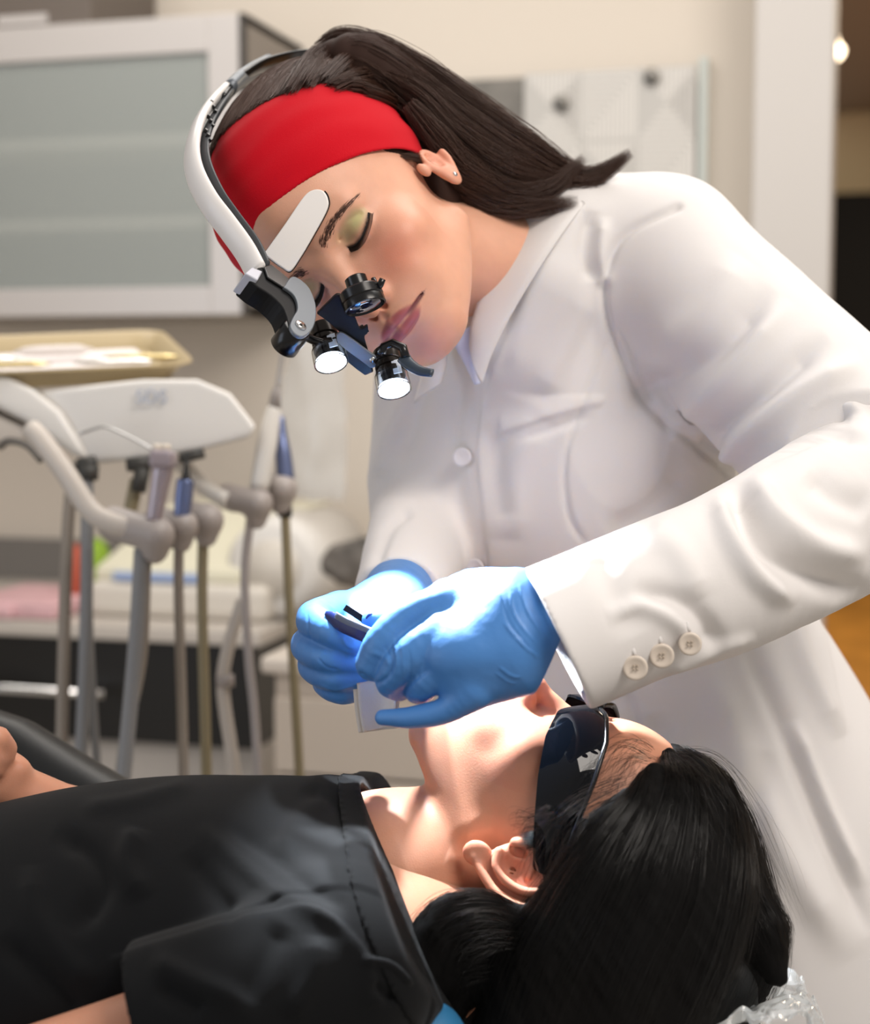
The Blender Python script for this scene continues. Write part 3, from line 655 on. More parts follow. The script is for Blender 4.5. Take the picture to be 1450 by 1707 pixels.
    def front_depth(px, py, VV, uv):
        d = np.hypot(uv[:, 0] - px, uv[:, 1] - py); k = d < 14; return -VV[k, 2].max() if k.any() else 1050.
    for (bx, by, br) in ((1059, 1113, 19), (1103, 1093, 19), (1150, 1073, 18)):
        d = front_depth(bx, by, V, uvs); c = C(bx, by, d - 1); n_ = np.array([-.1, -.1, 1.])
        mb = MB().add(*lathe(c - n_ * 1.0, n_, [(0, br * .36), (1.2, br * .405), (2.6, br * .4), (3.1, br * .34), (2.5, br * .28), (2.3, .1)], 28))
        b = mb.build('button', M_BTN, sleeve)
        h = MB()
        for dx, dy in ((-3, -3), (3, -3), (-3, 3), (3, 3)): h.add(*lathe(C(bx + dx, by + dy, d - 3.0), n_, [(0, .75), (.5, .75)], 8))
        h.build('thread', mat('button_thread', 'b3a595', rough=.8), b)
        MB().add(*tube([C(bx - 1, by - 20, d - .5), C(bx - 3, by - 27, d - 1), C(bx - 5, by - 36, d - .5)], [1.2, 1.3, 1.0], 8)).build('buttonhole', M_COAT, sleeve)
    cv = pix(coat_V)
    for (bx, by) in ((770, 762), (792, 948)):
        d = front_depth(bx, by, coat_V, cv); c = C(bx, by, d - 1); n_ = np.array([-.35, 0, 1.]); b = MB().add(*lathe(c - n_ * 1.2, n_, [(0, 7), (1.2, 8), (2.4, 7.8), (2.8, 6.8), (2.2, 5.4), (2.0, .1)], 28)).build('button', mat('coat_button', 'd6d4da', rough=.4), coat)
    # collar, lapel
    uvc = pix(coat.data and np.array(DO)[None]) if False else None
    inner = [C(930, 322, 1245), C(880, 372, 1232), C(838, 425, 1222), C(806, 480, 1215), C(786, 535, 1212), C(782, 575, 1215)]
    outer = [C(975, 338, 1222), C(940, 385, 1205), C(897, 450, 1196), C(852, 525, 1200), C(820, 590, 1207), C(803, 640, 1216)]
    V, F = ribbon(inner, outer, 50, 8, 3.0, 3.0); MB().add(V, F).build('collar', M_COAT, coat)
    inner = [C(742, 560, 1240), C(744, 600, 1240), C(735, 640, 1245)]; outer = [C(712, 575, 1262), C(704, 620, 1262), C(690, 672, 1268)]
    MB().add(*ribbon(inner, outer, 30, 6, 3, 2)).build('collar', M_COAT, coat)
    inner = [C(745, 560, 1225), C(765, 590, 1228), C(790, 640, 1232)]; outer = [C(795, 540, 1222), C(800, 590, 1225), C(800, 640, 1230)]
    MB().add(*ribbon(inner, outer, 30, 6, 3, 2)).build('shirt_neck', mat('blue_white_shirt', 'c9cde0', rough=.8), dentist)
# ------------------------------------------------------------------ gloved hands (each finger its own chain of phalanges)
def hand(name, lo, hi, wrist, wr, mcps, fingers, thumb, palm, wrinkles, h=1.0, extra=(), cut=None):
    s = Sdf(lo, hi, h)
    for m_ in mcps: s.add(cap(wrist[1], m_[0], wr[1] * .62, m_[1]), 14)
    for p in palm: s.add(p, 12)
    s.add(cap(wrist[0], wrist[1], wr[0], wr[1]), 14)
    for P, r in [thumb] + fingers:
        n = 14; PP = spline(P, n) if len(P) > 2 else P; rr = np.interp(np.linspace(0, 1, len(PP)), np.linspace(0, 1, len(r)), r)
        f = Sdf(lo, hi, h); f.add(chain(PP, rr)); s.F = (lambda a, b, k: np.minimum(a, b) - np.maximum(k - np.abs(a - b), 0) ** 2 / k * .25)(s.F, f.F, 2.8)
    if cut is not None: s.op(halfspace(*cut), 1, 'i')
    V, Q = s.mesh(2); N = vnormals(V, Q); V = folds(V, N, wrinkles); V = V + N * (.25 * vnoise(V, 9., 4))[:, None]
    return V, Q
if True:  # doc
    rng = np.random.RandomState(11)
    WR = [('r', [(880, 965), (900, 1010), (925, 1060)], 2.5, -.5), ('r', [(865, 970), (880, 1020), (915, 1075)], 2.2, .7), ('r', [(850, 985), (860, 1030), (905, 1085)], 2.2, .6),
          ('r', [(835, 990), (850, 1040), (890, 1090)], 2, -.6), ('r', [(838, 1035), (865, 1070), (905, 1100)], 2, .8), ('r', [(830, 1110), (850, 1125), (868, 1130)], 2, .8),
          ('r', [(825, 1120), (845, 1135), (860, 1140)], 2, .7), ('r', [(655, 1060), (660, 1090), (662, 1120)], 2.5, .5), ('r', [(680, 1080), (684, 1110), (682, 1140)], 2.5, -.6),
          ('r', [(640, 1075), (652, 1100), (650, 1130)], 2, -.6), ('r', [(835, 975), (800, 985)], 3, .4), ('r', [(705, 1100), (700, 1130)], 2.5, .5), ('r', [(668, 1070), (672, 1100), (672, 1130)], 2, .5)]
    WR += [('r', [(602, 1124), (625, 1139), (646, 1128), (654, 1105), (655, 1085)], 4, -1.6, 1), ('r', [(618, 1086), (640, 1096), (652, 1110)], 5, .6), ('r', [(655, 1165), (672, 1150), (690, 1132), (720, 1112)], 5, -1.2)]
    WR += [('r', [(840 + i * 9 + rng.rand() * 8, 1040 + i * 11), (860 + i * 7 + rng.rand() * 8, 1062 + i * 9)], 1.8, .5) for i in range(5)]
    V, Q = hand('left', (-90, -165, -1110), (115, -5, -880), (C(975, 1024, 1000), C(866, 1042, 976)), (29, 28),
        [(C(742, 1008, 987), 12), (C(735, 1058, 974), 13), (C(745, 1105, 968), 13), (C(785, 1145, 961), 11)],
        [([C(742, 1008, 985), C(684, 1030, 985), C(642, 1070, 982), C(622, 1106, 987)], [13.5, 13, 12.6, 11.4]),
         ([C(735, 1058, 974), C(685, 1092, 969), C(652, 1132, 978), C(664, 1146, 993)], [14, 12.5, 10.2, 9]),
         ([C(745, 1103, 968), C(712, 1134, 970), C(696, 1150, 982), C(706, 1150, 999)], [13.5, 11, 8.6, 8]),
         ([C(790, 1152, 960), C(742, 1184, 965), C(686, 1196, 972), C(638, 1196, 980)], [11.5, 8.2, 6.9, 5.0])],
        ([C(860, 990, 995), C(780, 988, 1013), C(715, 1022, 1017), C(672, 1052, 1012)], [17, 15, 11, 9]),
        [ell(C(808, 1070, 973), (40, 32, 21), basis((.2, -.25, 1), (-.2, 1, .2))), cap(C(858, 1100, 968), C(775, 1145, 971), 24, 15), cap(C(865, 1000, 980), C(752, 1004, 995), 19, 15)], WR, cut=(C(932, 1050, 990), (1, -.45, 0)))
    addmesh('glove', V, Q, M_GLOVE, dentist)
    WR = [('r', [(515, 1000), (540, 1003), (560, 1020)], 3, .5), ('r', [(570, 1060), (578, 1075), (592, 1082)], 2.5, .6), ('r', [(528, 1095), (545, 1112), (565, 1116)], 2, -.7),
          ('r', [(512, 1015), (514, 1050), (520, 1072)], 2, -.5), ('r', [(530, 1140), (560, 1150), (600, 1138)], 2, .6), ('r', [(655, 1000), (660, 1020), (652, 1040)], 3, -.6), ('r', [(670, 1005), (672, 1030)], 3, .5)]
    V, Q = hand('right', (-125, -150, -1240), (0, -30, -975), (C(674, 970, 1217), C(650, 1022, 1118)), (27, 27),
        [(C(560, 1020, 1100), 13), (C(552, 1052, 1106), 13), (C(558, 1092, 1108), 12), (C(575, 1122, 1106), 11)],
        [([C(566, 1016, 1100), C(522, 1032, 1058), C(548, 1050, 1030), C(588, 1070, 1023)], [13, 12, 10.5, 9]),
         ([C(556, 1056, 1106), C(512, 1075, 1063), C(545, 1095, 1034), C(596, 1103, 1030)], [12.5, 11.5, 10.5, 9.5]),
         ([C(560, 1092, 1108), C(522, 1108, 1068), C(555, 1128, 1038), C(600, 1128, 1033)], [12, 11, 10, 9]),
         ([C(576, 1122, 1106), C(544, 1136, 1070), C(570, 1152, 1044), C(604, 1146, 1040)], [11, 9.8, 9, 8])],
        ([C(668, 1022, 1118), C(676, 1038, 1073), C(650, 1042, 1043), C(622, 1034, 1028)], [15, 13, 10, 8]),
        [ell(C(600, 1045, 1103), (30, 28, 20), basis((.3, 0, 1), (0, 1, 0)))], WR, cut=(C(676, 965, 1207), (0.1, .2, -1)))
    addmesh('glove', V, Q, M_GLOVE, dentist)
    # instrument: flat-headed retractor handle held between both hands, with a black clip
    M_NAVY = mat('navy_plastic', '1d2a5e', rough=.25); M_NAVYG = mat('grey_blue_face', '5c6678', rough=.35)
    tl = thing('dental_instrument', W(C(590, 1042, 1020))[0], 'dark blue flat instrument pinched between the two blue gloves', 'instrument')
    P = spline([C(543, 1022, 1026), C(556, 1032, 1020), C(575, 1043, 1012), (C(605, 1056, 1000)), C(640, 1072, 984), C(660, 1080, 978)], 24)
    MB().add(*tube(P, np.interp(np.linspace(0, 1, 24), [0, .12, .35, .7, 1], [1.8, 4.2, 5.2, 5.4, 5]), 16, np.interp(np.linspace(0, 1, 24), [0, .2, 1], [1.2, 2.2, 2.4]), up=(.45, .9, .2))).build('handle', M_NAVY, tl)
    P2 = [p + np.array([.8, 1.6, 2.2]) for p in P[5:]]; MB().add(*tube(P2, 4.0, 12, .9, up=(.4, .8, .5))).build('face_plate', M_NAVYG, tl)
    ck = thing('clip', W(C(597, 1024, 1063))[0], 'small black square rod with a dark clamp ring beside the blue instrument', 'clip')
    a, b = C(576, 1013, 1032), C(611, 1036, 1026); ax = (b - a) / np.linalg.norm(b - a); u = np.cross(ax, [0, 0, 1.]); u /= np.linalg.norm(u)
    MB().add(*box((a + b) / 2, (np.linalg.norm(b - a), 4.2, 4.2), np.stack([ax, u, np.cross(ax, u)], 1))).build('rod', M_MATBLACK, ck, smooth=False)
    P = spline([C(612, 1042, 1024), C(612, 1030, 1022), C(618, 1024, 1022), C(623, 1029, 1024)], 12); MB().add(*tube(P, 1.1, 8)).build('clamp_ring', M_NAVY, ck)
    # folded gauze under the near hand
    a = [C(588, 1140, 1028), C(592, 1185, 1028), C(598, 1222, 1026)]; b = [C(668, 1135, 1018), C(665, 1180, 1020), C(662, 1214, 1020)]
    M_GAUZE = mat('cotton_gauze', 'dcd3cb', rough=.95, bump=[(1500, .4, 'noise')])
    mb = MB(); V, F = ribbon(a, b, 24, 14, 2.0, -6); V = V + np.stack([0 * V[:, 0], 0 * V[:, 0], 1.5 * vnoise(V, 14., 2)], 1); mb.add(V, F)
    V, F = ribbon([p + np.array([3, 1, 5]) for p in a], [p + np.array([-2, 2, 4]) for p in b], 24, 14, 2.0, -9); mb.add(V, F)
    g = tag(mb.build('gauze_pad', M_GAUZE), 'folded white gauze pad hanging below the gloved hands at the chin', 'gauze')
# ------------------------------------------------------------------ magnifying loupes with two lamps
if True:  # loupe
    LP = thing('loupes', W(D(0, 60, 20))[0], 'head-worn magnifying loupes with white arm and two bright lamps', 'loupes')
    hx = DB[:, 0]
    def plane_pts(L_, x0): return [Dplane(px, py, x0 if not callable(x0) else x0(i / (len(L_) - 1))) for i, (px, py) in enumerate(L_)]
    arc = [(428, 455), (408, 418), (377, 375), (347, 335), (325, 290), (320, 250), (330, 208), (350, 175), (372, 152)]
    X0 = 4.
    P = np.array(spline(plane_pts(arc, X0), 60)); 
    MB().add(*tube(P, 4.0, 20, 9.5, up=np.cross(np.gradient(P, axis=0), hx))).build('outer_band', M_WHITEPL, LP)
    arc2 = [(438, 450), (420, 412), (388, 368), (362, 330), (342, 285), (338, 250), (347, 215), (365, 182), (388, 150)]
    P2 = np.array(spline(plane_pts(arc2, X0), 60)); MB().add(*tube(P2, 3.0, 16, 8.5, up=np.cross(np.gradient(P2, axis=0), hx))).build('inner_band', mat('dark_band', '3b3e42', rough=.45), LP)
    P3 = np.array(spline(plane_pts([(365, 172), (385, 145), (405, 128), (440, 108), (500, 95), (560, 100), (605, 112)], lambda t: X0 - 50 * t ** 2), 50))
    r = np.interp(np.linspace(0, 1, 50), [0, .45, .6, 1], [4, 3.6, 2.0, 1.6]); MB().add(*tube(P3, r, 14, np.linspace(9, 7, 50), up=np.cross(np.gradient(P3, axis=0), hx))).build('rear_band', M_BLACK, LP)
    q = np.array(spline(plane_pts([(378, 153), (395, 136), (415, 122), (442, 108)], X0 - 2), 14)); MB().add(*tube(q, 5.8, 16, 10.5, up=np.cross(np.gradient(q, axis=0), hx))).build('slider', M_GREYMET, LP)
    mb = MB()
    for k in range(9): p = Dplane(352 + (k % 3) * 5 - k * 1.5, 170 + k * 8, X0 - 8.5); mb.add(*box(p, (3.2, 2.4, 2.4), DB))
    mb.build('adjuster_teeth', M_BLACK, LP, smooth=False, bevel=.0003)
    e = plane_pts([(409, 455), (420, 445), (438, 452), (430, 467)], X0 - 9); MB().add(*slab(e, hx * 17)).build('end_cap', mat('pale_grey_plastic', 'b9bcc8', rough=.35), LP, smooth=False, bevel=.001)
    # black hinge arm and grey face plate
    blk = [(412, 463), (432, 445), (455, 450), (478, 470), (497, 483), (512, 500), (512, 535), (500, 553), (484, 548), (478, 528), (470, 510), (452, 492), (430, 478)]
    MB().add(*slab(plane_pts(spline(np.array(blk, float), 40).tolist(), -2), hx * 16)).build('hinge_arm', M_MATBLACK, LP, smooth=False, bevel=.0012)
    gp = [(473, 478), (486, 461), (500, 465), (516, 480), (526, 505), (527, 530), (520, 550), (506, 561), (492, 556), (484, 543), (489, 528), (496, 515), (494, 499), (486, 487), (473, 478)]
    MB().add(*slab(plane_pts(spline(np.array(gp, float), 50)[:-1].tolist(), -5), hx * 2.8)).build('face_plate', M_GREYMET, LP, smooth=False, bevel=.0008)
    bp = [(440, 444), (452, 440), (482, 464), (488, 476), (474, 480), (446, 462)]
    MB().add(*slab(plane_pts(bp, -4), hx * 6)).build('joint_block', M_BLACK, LP, smooth=False, bevel=.0008)
    pv = Dplane(502, 541, -6); MB().add(*lathe(pv, hx, [(-.6, 3.2), (.2, 4.2), (2, 4.2)], 24)).build('pivot_screw', M_SILVER, LP)
    MB().add(*lathe(Dplane(502, 541, -7.0), hx, [(-.2, 1.2), (.4, 1.2)], 16)).build('screw_recess', M_BLACK, LP)
    MB().add(*lathe(Dplane(494, 550, 0), hx, [(-1, 8.4), (0, 9.8), (16, 9.8), (17, 8.8)], 32)).build('pivot_barrel', M_BLACK, LP)
    # white forehead rest
    out = [(440, 424), (475, 375), (506, 330), (522, 318), (538, 319), (547, 333), (545, 352), (522, 395), (500, 432), (484, 453), (470, 447), (452, 434)]
    N0 = DB @ np.array([-.55, .8, .2]); N0 /= np.linalg.norm(N0)
    def padpt(px, py, o=0.):
        q = D(-14, 34, 26) + N0 * o; r = C(px, py, 1.); return r * ((q @ N0) / (r @ N0))
    oo = spline(np.array(out + [out[0]], float), 72)[:-1]
    MB().add(*slab([padpt(a, b) for a, b in oo], N0 * 2.6)).build('forehead_rest', M_WHITEPL, LP, smooth=False, bevel=.001)
    cx, cy = oo.mean(0); MB().add(*slab([padpt(cx + (a - cx) * 1.03 + 1, cy + (b - cy) * 1.02, -2.2) for a, b in oo], N0 * 2.0)).build('rest_backing', M_BLACK, LP, smooth=False)
    # lamps
    def lamp(c0, c1, r, nm):
        ax = (c1 - c0); L = np.linalg.norm(ax); ax /= L
        l = MB().add(*lathe(c0, ax, [(0, r * .6), (.5, r * .82), (L * .12, r * .86), (L * .3, r * .86), (L * .32, r * .76), (L * .36, r * .76), (L * .38, r * .86), (L * .46, r * .86), (L * .48, r * .76), (L * .52, r * .76), (L * .54, r * .9), (L * .66, r * .9), (L * .68, r * .7), (L * .9, r * .78), (L * .91, .1)], 40)).build(nm, M_LBODY, LP)
        autosmooth(l, 35)
        g = MB().add(*lathe(c0, ax, [(L * .62, r * .92), (L * .63, r * 1.0), (L, r * 1.04), (L, r * .96), (L * .66, r * .9)], 48)).build('clear_ring', mat('clear_acrylic', 'e9f2ff', rough=.05, trans=1., ior=1.3), l); autosmooth(g, 35)
        MB().add(*lathe(c0, ax, [(L * .93, r * .9), (L * .985, r * .93), (L * .99, .1)], 40)).build('lamp_lens', mat('lit_lens', 'ffffff', rough=.2, emit=('eaf4ff', 9.)), l)
        u = np.cross(ax, [0, 0, 1.]); u /= np.linalg.norm(u); w = np.cross(ax, u); w *= np.sign(w[2]); k = u * (1 if u[0] > 0 else -1)
        cc = c0 + ax * L * .62 + (w * .8 + k * .45) * r * .93; B_ = np.stack([k, ax, np.cross(k, ax)], 1)
        MB().add(*box(cc, (r * .5, L * .34, 1.0), B_)).build('label_plate', mat('lamp_label', 'cfd6e2', rough=.35), l, smooth=False)
        sp = bpy.data.lights.new('lamp_beam', 'SPOT'); sp.energy = SPOT_W; sp.color = (.86, .93, 1.0); sp.spot_size = math.radians(SPOT_A); sp.spot_blend = .6; sp.shadow_soft_size = .006
        so = bpy.data.objects.new('lamp_beam', sp); COL.objects.link(so); pos = W(c0 + ax * (L * 1.02))[0]; so.location = pos
        tgt = W(C(830, 1215, 1010))[0]; so.rotation_euler = (Vector(tgt) - Vector(pos)).to_track_quat('-Z', 'Y').to_euler(); return l, ax
    SPOT_W, SPOT_A = 22, 74
    la, ax = lamp(C(537, 545, 1098), C(552, 606, 1082), 11.6, 'lamp')
    lb, ax = lamp(C(644, 586, 1096), C(657, 650, 1080), 11.8, 'lamp')
    MB().add(*tube([C(636, 590, 1070), C(640, 578, 1072), C(655, 572, 1070), C(672, 580, 1066), C(676, 596, 1064)], 3.2, 10)).build('lamp_clamp', M_BLACK, LP)
    # magnifier barrel
    c0, c1 = C(593, 466, 1066), C(609, 512, 1062); ax = c1 - c0; L = np.linalg.norm(ax); ax /= L
    b = MB().add(*lathe(c0, ax, [(-2, 6), (-1, 7.6), (L * .34, 7.8), (L * .36, 13.6), (L * .42, 14.6), (L * .7, 15.0), (L * .74, 14.4), (L * .78, 14.8), (L, 14.8), (L + .4, 13.6), (L - 1.5, 12.8), (L - 1.8, .1)], 48)).build('magnifier_barrel', M_BLACK, LP); autosmooth(b, 30)
    MB().add(*lathe(c0, ax, [(L - 1.6, 12.8), (L - .2, 11), (L + 1.2, 6), (L + 1.6, .1)], 40)).build('magnifier_lens', mat('coated_lens', '10142a', rough=.03, spec=1., coat=1.), b)
    mb = MB()
    for k in range(5): a = .9 + k * .55; u = np.cross(ax, [0, 0, 1.]); u /= np.linalg.norm(u); w = np.cross(ax, u); p = c0 + ax * (L * .28 + 1) + (u * math.cos(a) + w * math.sin(a)) * 11.5; mb.add(*lathe(p, ax, [(-4, 1.6), (0, 2.2), (2, 2.2)], 12))
    mb.build('adjusting_screws', M_BLACK, b)
    kb = MB().add(*tube([C(628, 482, 1060), C(634, 474, 1058), C(638, 465, 1057)], [2.6, 2.4, 2.2], 12)).build('side_knob', M_BLACK, b)
    # second (far) barrel seen behind the bridge plate
    c0, c1 = C(545, 500, 1100), C(566, 540, 1082); ax2 = (c1 - c0) / np.linalg.norm(c1 - c0)
    # bridge plate and cross arms
    pl = [(528, 520), (548, 500), (563, 488), (580, 500), (592, 528), (600, 545), (612, 540), (612, 552), (607, 560), (615, 592), (600, 583), (580, 565), (560, 545), (545, 532)]
    def fpt(px, py, o=0.):
        N1 = DB @ np.array([-.2, .95, -.2]); N1 /= np.linalg.norm(N1); q = D(0, 68, -28) + N1 * o; r = C(px, py, 1.); return r * ((q @ N1) / (r @ N1))
    N1 = DB @ np.array([-.2, .95, -.2]); N1 /= np.linalg.norm(N1)
    MB().add(*slab([fpt(a, b) for a, b in spline(np.array(pl + [pl[0]], float), 60)[:-1]], N1 * 4)).build('bridge_plate', M_MATBLACK, LP, smooth=False, bevel=.0008)
    ga = [(560, 556), (572, 553), (612, 582), (628, 594), (629, 606), (618, 611), (608, 604), (566, 572)]
    MB().add(*slab([fpt(a, b, 5) for a, b in spline(np.array(ga + [ga[0]], float), 44)[:-1]], N1 * 3)).build('lamp_arm', M_GREYMET, LP, smooth=False, bevel=.0006)
    MB().add(*slab([fpt(a, b, 0) for a, b in [(552, 560), (566, 556), (618, 600), (622, 616), (608, 622), (594, 612), (560, 584)]], N1 * 5)).build('lamp_arm_core', M_BLACK, LP, smooth=False, bevel=.001)
    MB().add(*lathe(fpt(621, 600, 8), N1, [(-1, 2.4), (.8, 2.0)], 18)).build('arm_screw', M_SILVER, LP)
    MB().add(*tube(spline([C(508, 560, 1085), C(520, 566, 1082), C(540, 572, 1082)], 10), 3.2, 10)).build('lamp_link', M_BLACK, LP)
    MB().add(*tube(spline([C(672, 596, 1066), C(683, 608, 1062), C(700, 618, 1058), C(721, 622, 1054)], 16), np.linspace(2.6, 1.6, 16), 10, np.linspace(5, 3, 16), up=(0, .3, 1))).build('positioning_lever', mat('blue_grey_rubber', '2c3744', rough=.4), LP)
    MB().add(*tube([fpt(600, 545), fpt(606, 552), fpt(612, 548)], 2.5, 8)).build('bridge_foot', M_MATBLACK, LP)
# ------------------------------------------------------------------ the patient
PS = .88; PO = C(953, 1240, 1052.); PB = basis((.22, .95, .12), (.95, -.2, .18))
def Pt(*p): return PO + PB @ (np.array(p, float) * PS)
def Pinv(v): return (np.asarray(v) - PO) @ PB / PS
PJ = 15.
if True:  # pat
    patient = thing('person', W(C(500, 1707, 1050))[0] * [1, 1, 0], 'person in a black t-shirt and dark glasses lying back with mouth open', 'person')
    s = head_sdf(H1, jaw=PJ, low=-240, neck=[cap(Pinv(C(775, 1412, 1066)), Pinv(C(650, 1458, 1050)), 50, 63), cap(Pinv(C(650, 1458, 1050)), Pinv(C(585, 1485, 1050)), 61, 56)], es=1.15)
    V, Q = s.mesh(); col = skin_color(V, 'c98f74', 'c47a68', 'b8666a', jaw=PJ)
    s2 = Sdf((-520, -420, -1260), (60, -120, -830), 3.2)
    SQ = ((0, 1, 0), .62)
    s2.add(cap(C(-60, 1600, 1060), C(520, 1560, 1060), 132, 132, SQ)); s2.add(cap(C(590, 1440, 1165), C(575, 1645, 950), 30, 26), 20)
    s2.add(chain([C(570, 1650, 915), C(210, 1772, 895), C(0, 1830, 900)], [40, 37.5, 34]), 15)
    s2.add(chain([C(250, 1420, 1180), C(95, 1362, 1135), C(8, 1308, 1112)], [36, 25, 18]), 12); s2.add(ell(C(33, 1280, 1106), (6, 6, 7)), 12)
    s2.add(cap(C(620, 1480, 1050), C(580, 1500, 1050), 50, 58), 20)
    s2.add(chain([C(0, 1290, 1112), C(-40, 1265, 1110), C(-70, 1240, 1105)], [18, 20, 16]), 8)
    for k, (a, b) in enumerate([((-5, 1232), (12, 1248)), ((-20, 1262), (6, 1262)), ((-30, 1285), (-5, 1280))]): s2.add(cap(C(a[0], a[1], 1085 - 6 * k), C(b[0], b[1], 1095), 9.5, 7.5), 3)
    V2, Q2 = s2.mesh(2); col2 = np.tile(np.array(srgb('c98f74')), (len(V2), 1))
    pbody = addmesh('body', np.vstack([PO + (V * PS) @ PB.T, V2]), np.vstack([Q, Q2 + len(V)]), M_SKIN, patient, col=np.vstack([col, col2]))
    # t-shirt
    s = Sdf((-520, -420, -1290), (60, -120, -810), 2.4)
    s.add(cap(C(-120, 1612, 1060), C(470, 1548, 1060), 146, 150, SQ)); s.add(cap(C(610, 1425, 1175), C(570, 1600, 925), 56, 54), 50)
    s.add(ell(C(250, 1480, 1080), (130, 60, 90)), 60)
    s.add(chain([C(650, 1460, 1045), C(600, 1480, 1050)], [62, 72]), 24); s.add(ell(C(648, 1600, 950), (26, 30, 34)), 26)
    k_ = Sdf((-520, -420, -1290), (60, -120, -810), 2.4); k_.add(chain([C(560, 1640, 905), C(400, 1690, 885), C(150, 1772, 880)], [54, 56, 57]))
    hn = np.cross(C(241, 1707, 860) - C(197, 1594, 860), [0, 0, 1.]); hn /= np.linalg.norm(hn); hn *= -np.sign(hn[0])
    k_.op(halfspace(C(219, 1650, 860), hn), 1.5, 'i'); k_.sub(cap(C(560, 1640, 905), C(60, 1795, 880), 44, 53), 2)
    s.F = np.minimum(s.F, k_.F) - np.maximum(12 - np.abs(s.F - k_.F), 0) ** 2 / 12 * .25
    cp, cn = C(630, 1385, 1010), (.9, .44, .0); neckhole = cap(C(560, 1450, 1045), C(760, 1390, 1040), 48, 48)
    r_ = Sdf((-520, -420, -1290), (60, -120, -810), 2.4); r_.F = s.F - 1.6
    s.op(halfspace(cp, cn), 4, 'i'); s.sub(neckhole, 2)
    r_.op(halfspace(cp, cn), 2, 'i'); r_.op(halfspace(cp - np.array(cn) * 15, -np.array(cn)), 2, 'i'); r_.sub(neckhole, 2)
    V, Q = s.mesh(2); N = vnormals(V, Q)
    ST = [('s', [(634, 1660), (612, 1590), (575, 1545), (530, 1520), (480, 1516), (393, 1531), (314, 1557), (200, 1592)], 4, 2.2, 1),
          ('r', [(330, 1378), (400, 1440), (480, 1500), (590, 1545)], 16, 3.2), ('r', [(310, 1420), (360, 1490), (400, 1535)], 18, -3.5), ('r', [(370, 1370), (450, 1425), (520, 1480), (580, 1510)], 12, -2),
          ('r', [(90, 1385), (150, 1420), (170, 1480), (120, 1560)], 20, -6), ('r', [(50, 1440), (60, 1520), (110, 1600), (160, 1640)], 22, 4), ('r', [(230, 1380), (210, 1440), (240, 1500)], 20, 5),
          ('r', [(130, 1350), (230, 1335), (330, 1300)], 14, 3), ('r', [(500, 1310), (570, 1345), (600, 1400)], 16, -3), ('r', [(600, 1600), (650, 1610), (690, 1650)], 8, 4), ('r', [(620, 1640), (660, 1670)], 8, -4),
          ('r', [(250, 1600), (330, 1640), (430, 1680)], 20, 4), ('r', [(260, 1640), (340, 1690)], 16, -4), ('r', [(470, 1540), (440, 1600), (400, 1690)], 22, -4), ('r', [(530, 1560), (520, 1630), (480, 1700)], 20, 4),
          ('r', [(0, 1560), (80, 1640), (130, 1700)], 20, -6), ('r', [(560, 1320), (500, 1370), (470, 1430)], 22, 3)]
    V = folds(V, N, ST); V = V + N * (1.6 * vnoise(V, 80., 31))[:, None]
    tee = addmesh('t_shirt', V, Q, M_TEE, patient)
    V, Q = r_.mesh(2); m = (pix(V)[:, 0] > 480); keep = m[Q].all(1); V = V + vnormals(V, Q) * (1.6 * vnoise(V, 80., 31))[:, None]
    Q = Q[keep]; u_, inv = np.unique(Q, return_inverse=True); addmesh('neck_ribbing', V[u_], inv.reshape(Q.shape), M_TEE, tee)
    # hair
    GD = [([(1045, 1325, 985), (1000, 1390, 966), (960, 1490, 955), (900, 1600, 958), (850, 1730, 962)], [4, 11, 20, 24, 26], 3),
          ([(1085, 1285, 985), (1060, 1370, 962), (1000, 1480, 950), (940, 1600, 950), (890, 1740, 955)], [5, 16, 26, 30, 30], 4),
          ([(1115, 1262, 1010), (1130, 1340, 975), (1100, 1470, 955), (1040, 1600, 950), (990, 1740, 955)], [6, 18, 30, 34, 30], 4),
          ([(1125, 1258, 1045), (1180, 1330, 1005), (1180, 1450, 975), (1150, 1570, 962), (1090, 1720, 962)], [8, 18, 30, 34, 30], 4),
          ([(1150, 1280, 1060), (1212, 1400, 1030), (1240, 1500, 1005), (1270, 1560, 990), (1292, 1625, 985)], [6, 16, 19, 18, 8], 2.4),
          ([(1120, 1260, 1090), (1195, 1360, 1080), (1225, 1480, 1060), (1240, 1600, 1050), (1200, 1700, 1040)], [6, 20, 24, 24, 20], 2),
          ([(940, 1470, 990), (880, 1560, 985), (820, 1590, 980), (755, 1610, 980), (715, 1690, 985)], [8, 18, 24, 25, 22], 2.5),
          ([(930, 1540, 985), (870, 1548, 976), (800, 1530, 966), (742, 1548, 962), (706, 1615, 962)], [8, 12, 18, 19, 19], 2.2)]
    G = [([C(*p) for p in g], r, w) for g, r, w in GD]
    s = Sdf((-30, -380, -1170), (250, -130, -905), 2.2)
    for g, r, w in G: s.add(chain(spline(g, 16), np.interp(np.linspace(0, 1, 16), np.linspace(0, 1, len(r)), r) * .95), 12)
    V, Q = s.mesh(1); N = vnormals(V, Q); flow = V[:, 0] * .85 + V[:, 1] * .5
    V = V + N * (1.6 * vnoise(np.stack([flow * 2.2, V[:, 2] * 1.2, (V[:, 1] - V[:, 0]) * .25], 1), 9., 6, 3))[:, None]
    t = Sdf((-100, -200, -70), (100, 20, 140), 2.4); t.add(ell((0, -79, 38), (80, 102, 87)))
    t.op(((lambda x, y, z: (y + .35 * z - 1 - 24 * np.minimum(np.abs(x) / 60, 1)) * .9 + 0 * x - (z > 70) * 6), (-200,) * 3, (200,) * 3), 4, 'i'); t.op(((lambda x, y, z: (-38 - z - .2 * (y + 80)) + 0 * x), (-200,) * 3, (200,) * 3), 3, 'i')
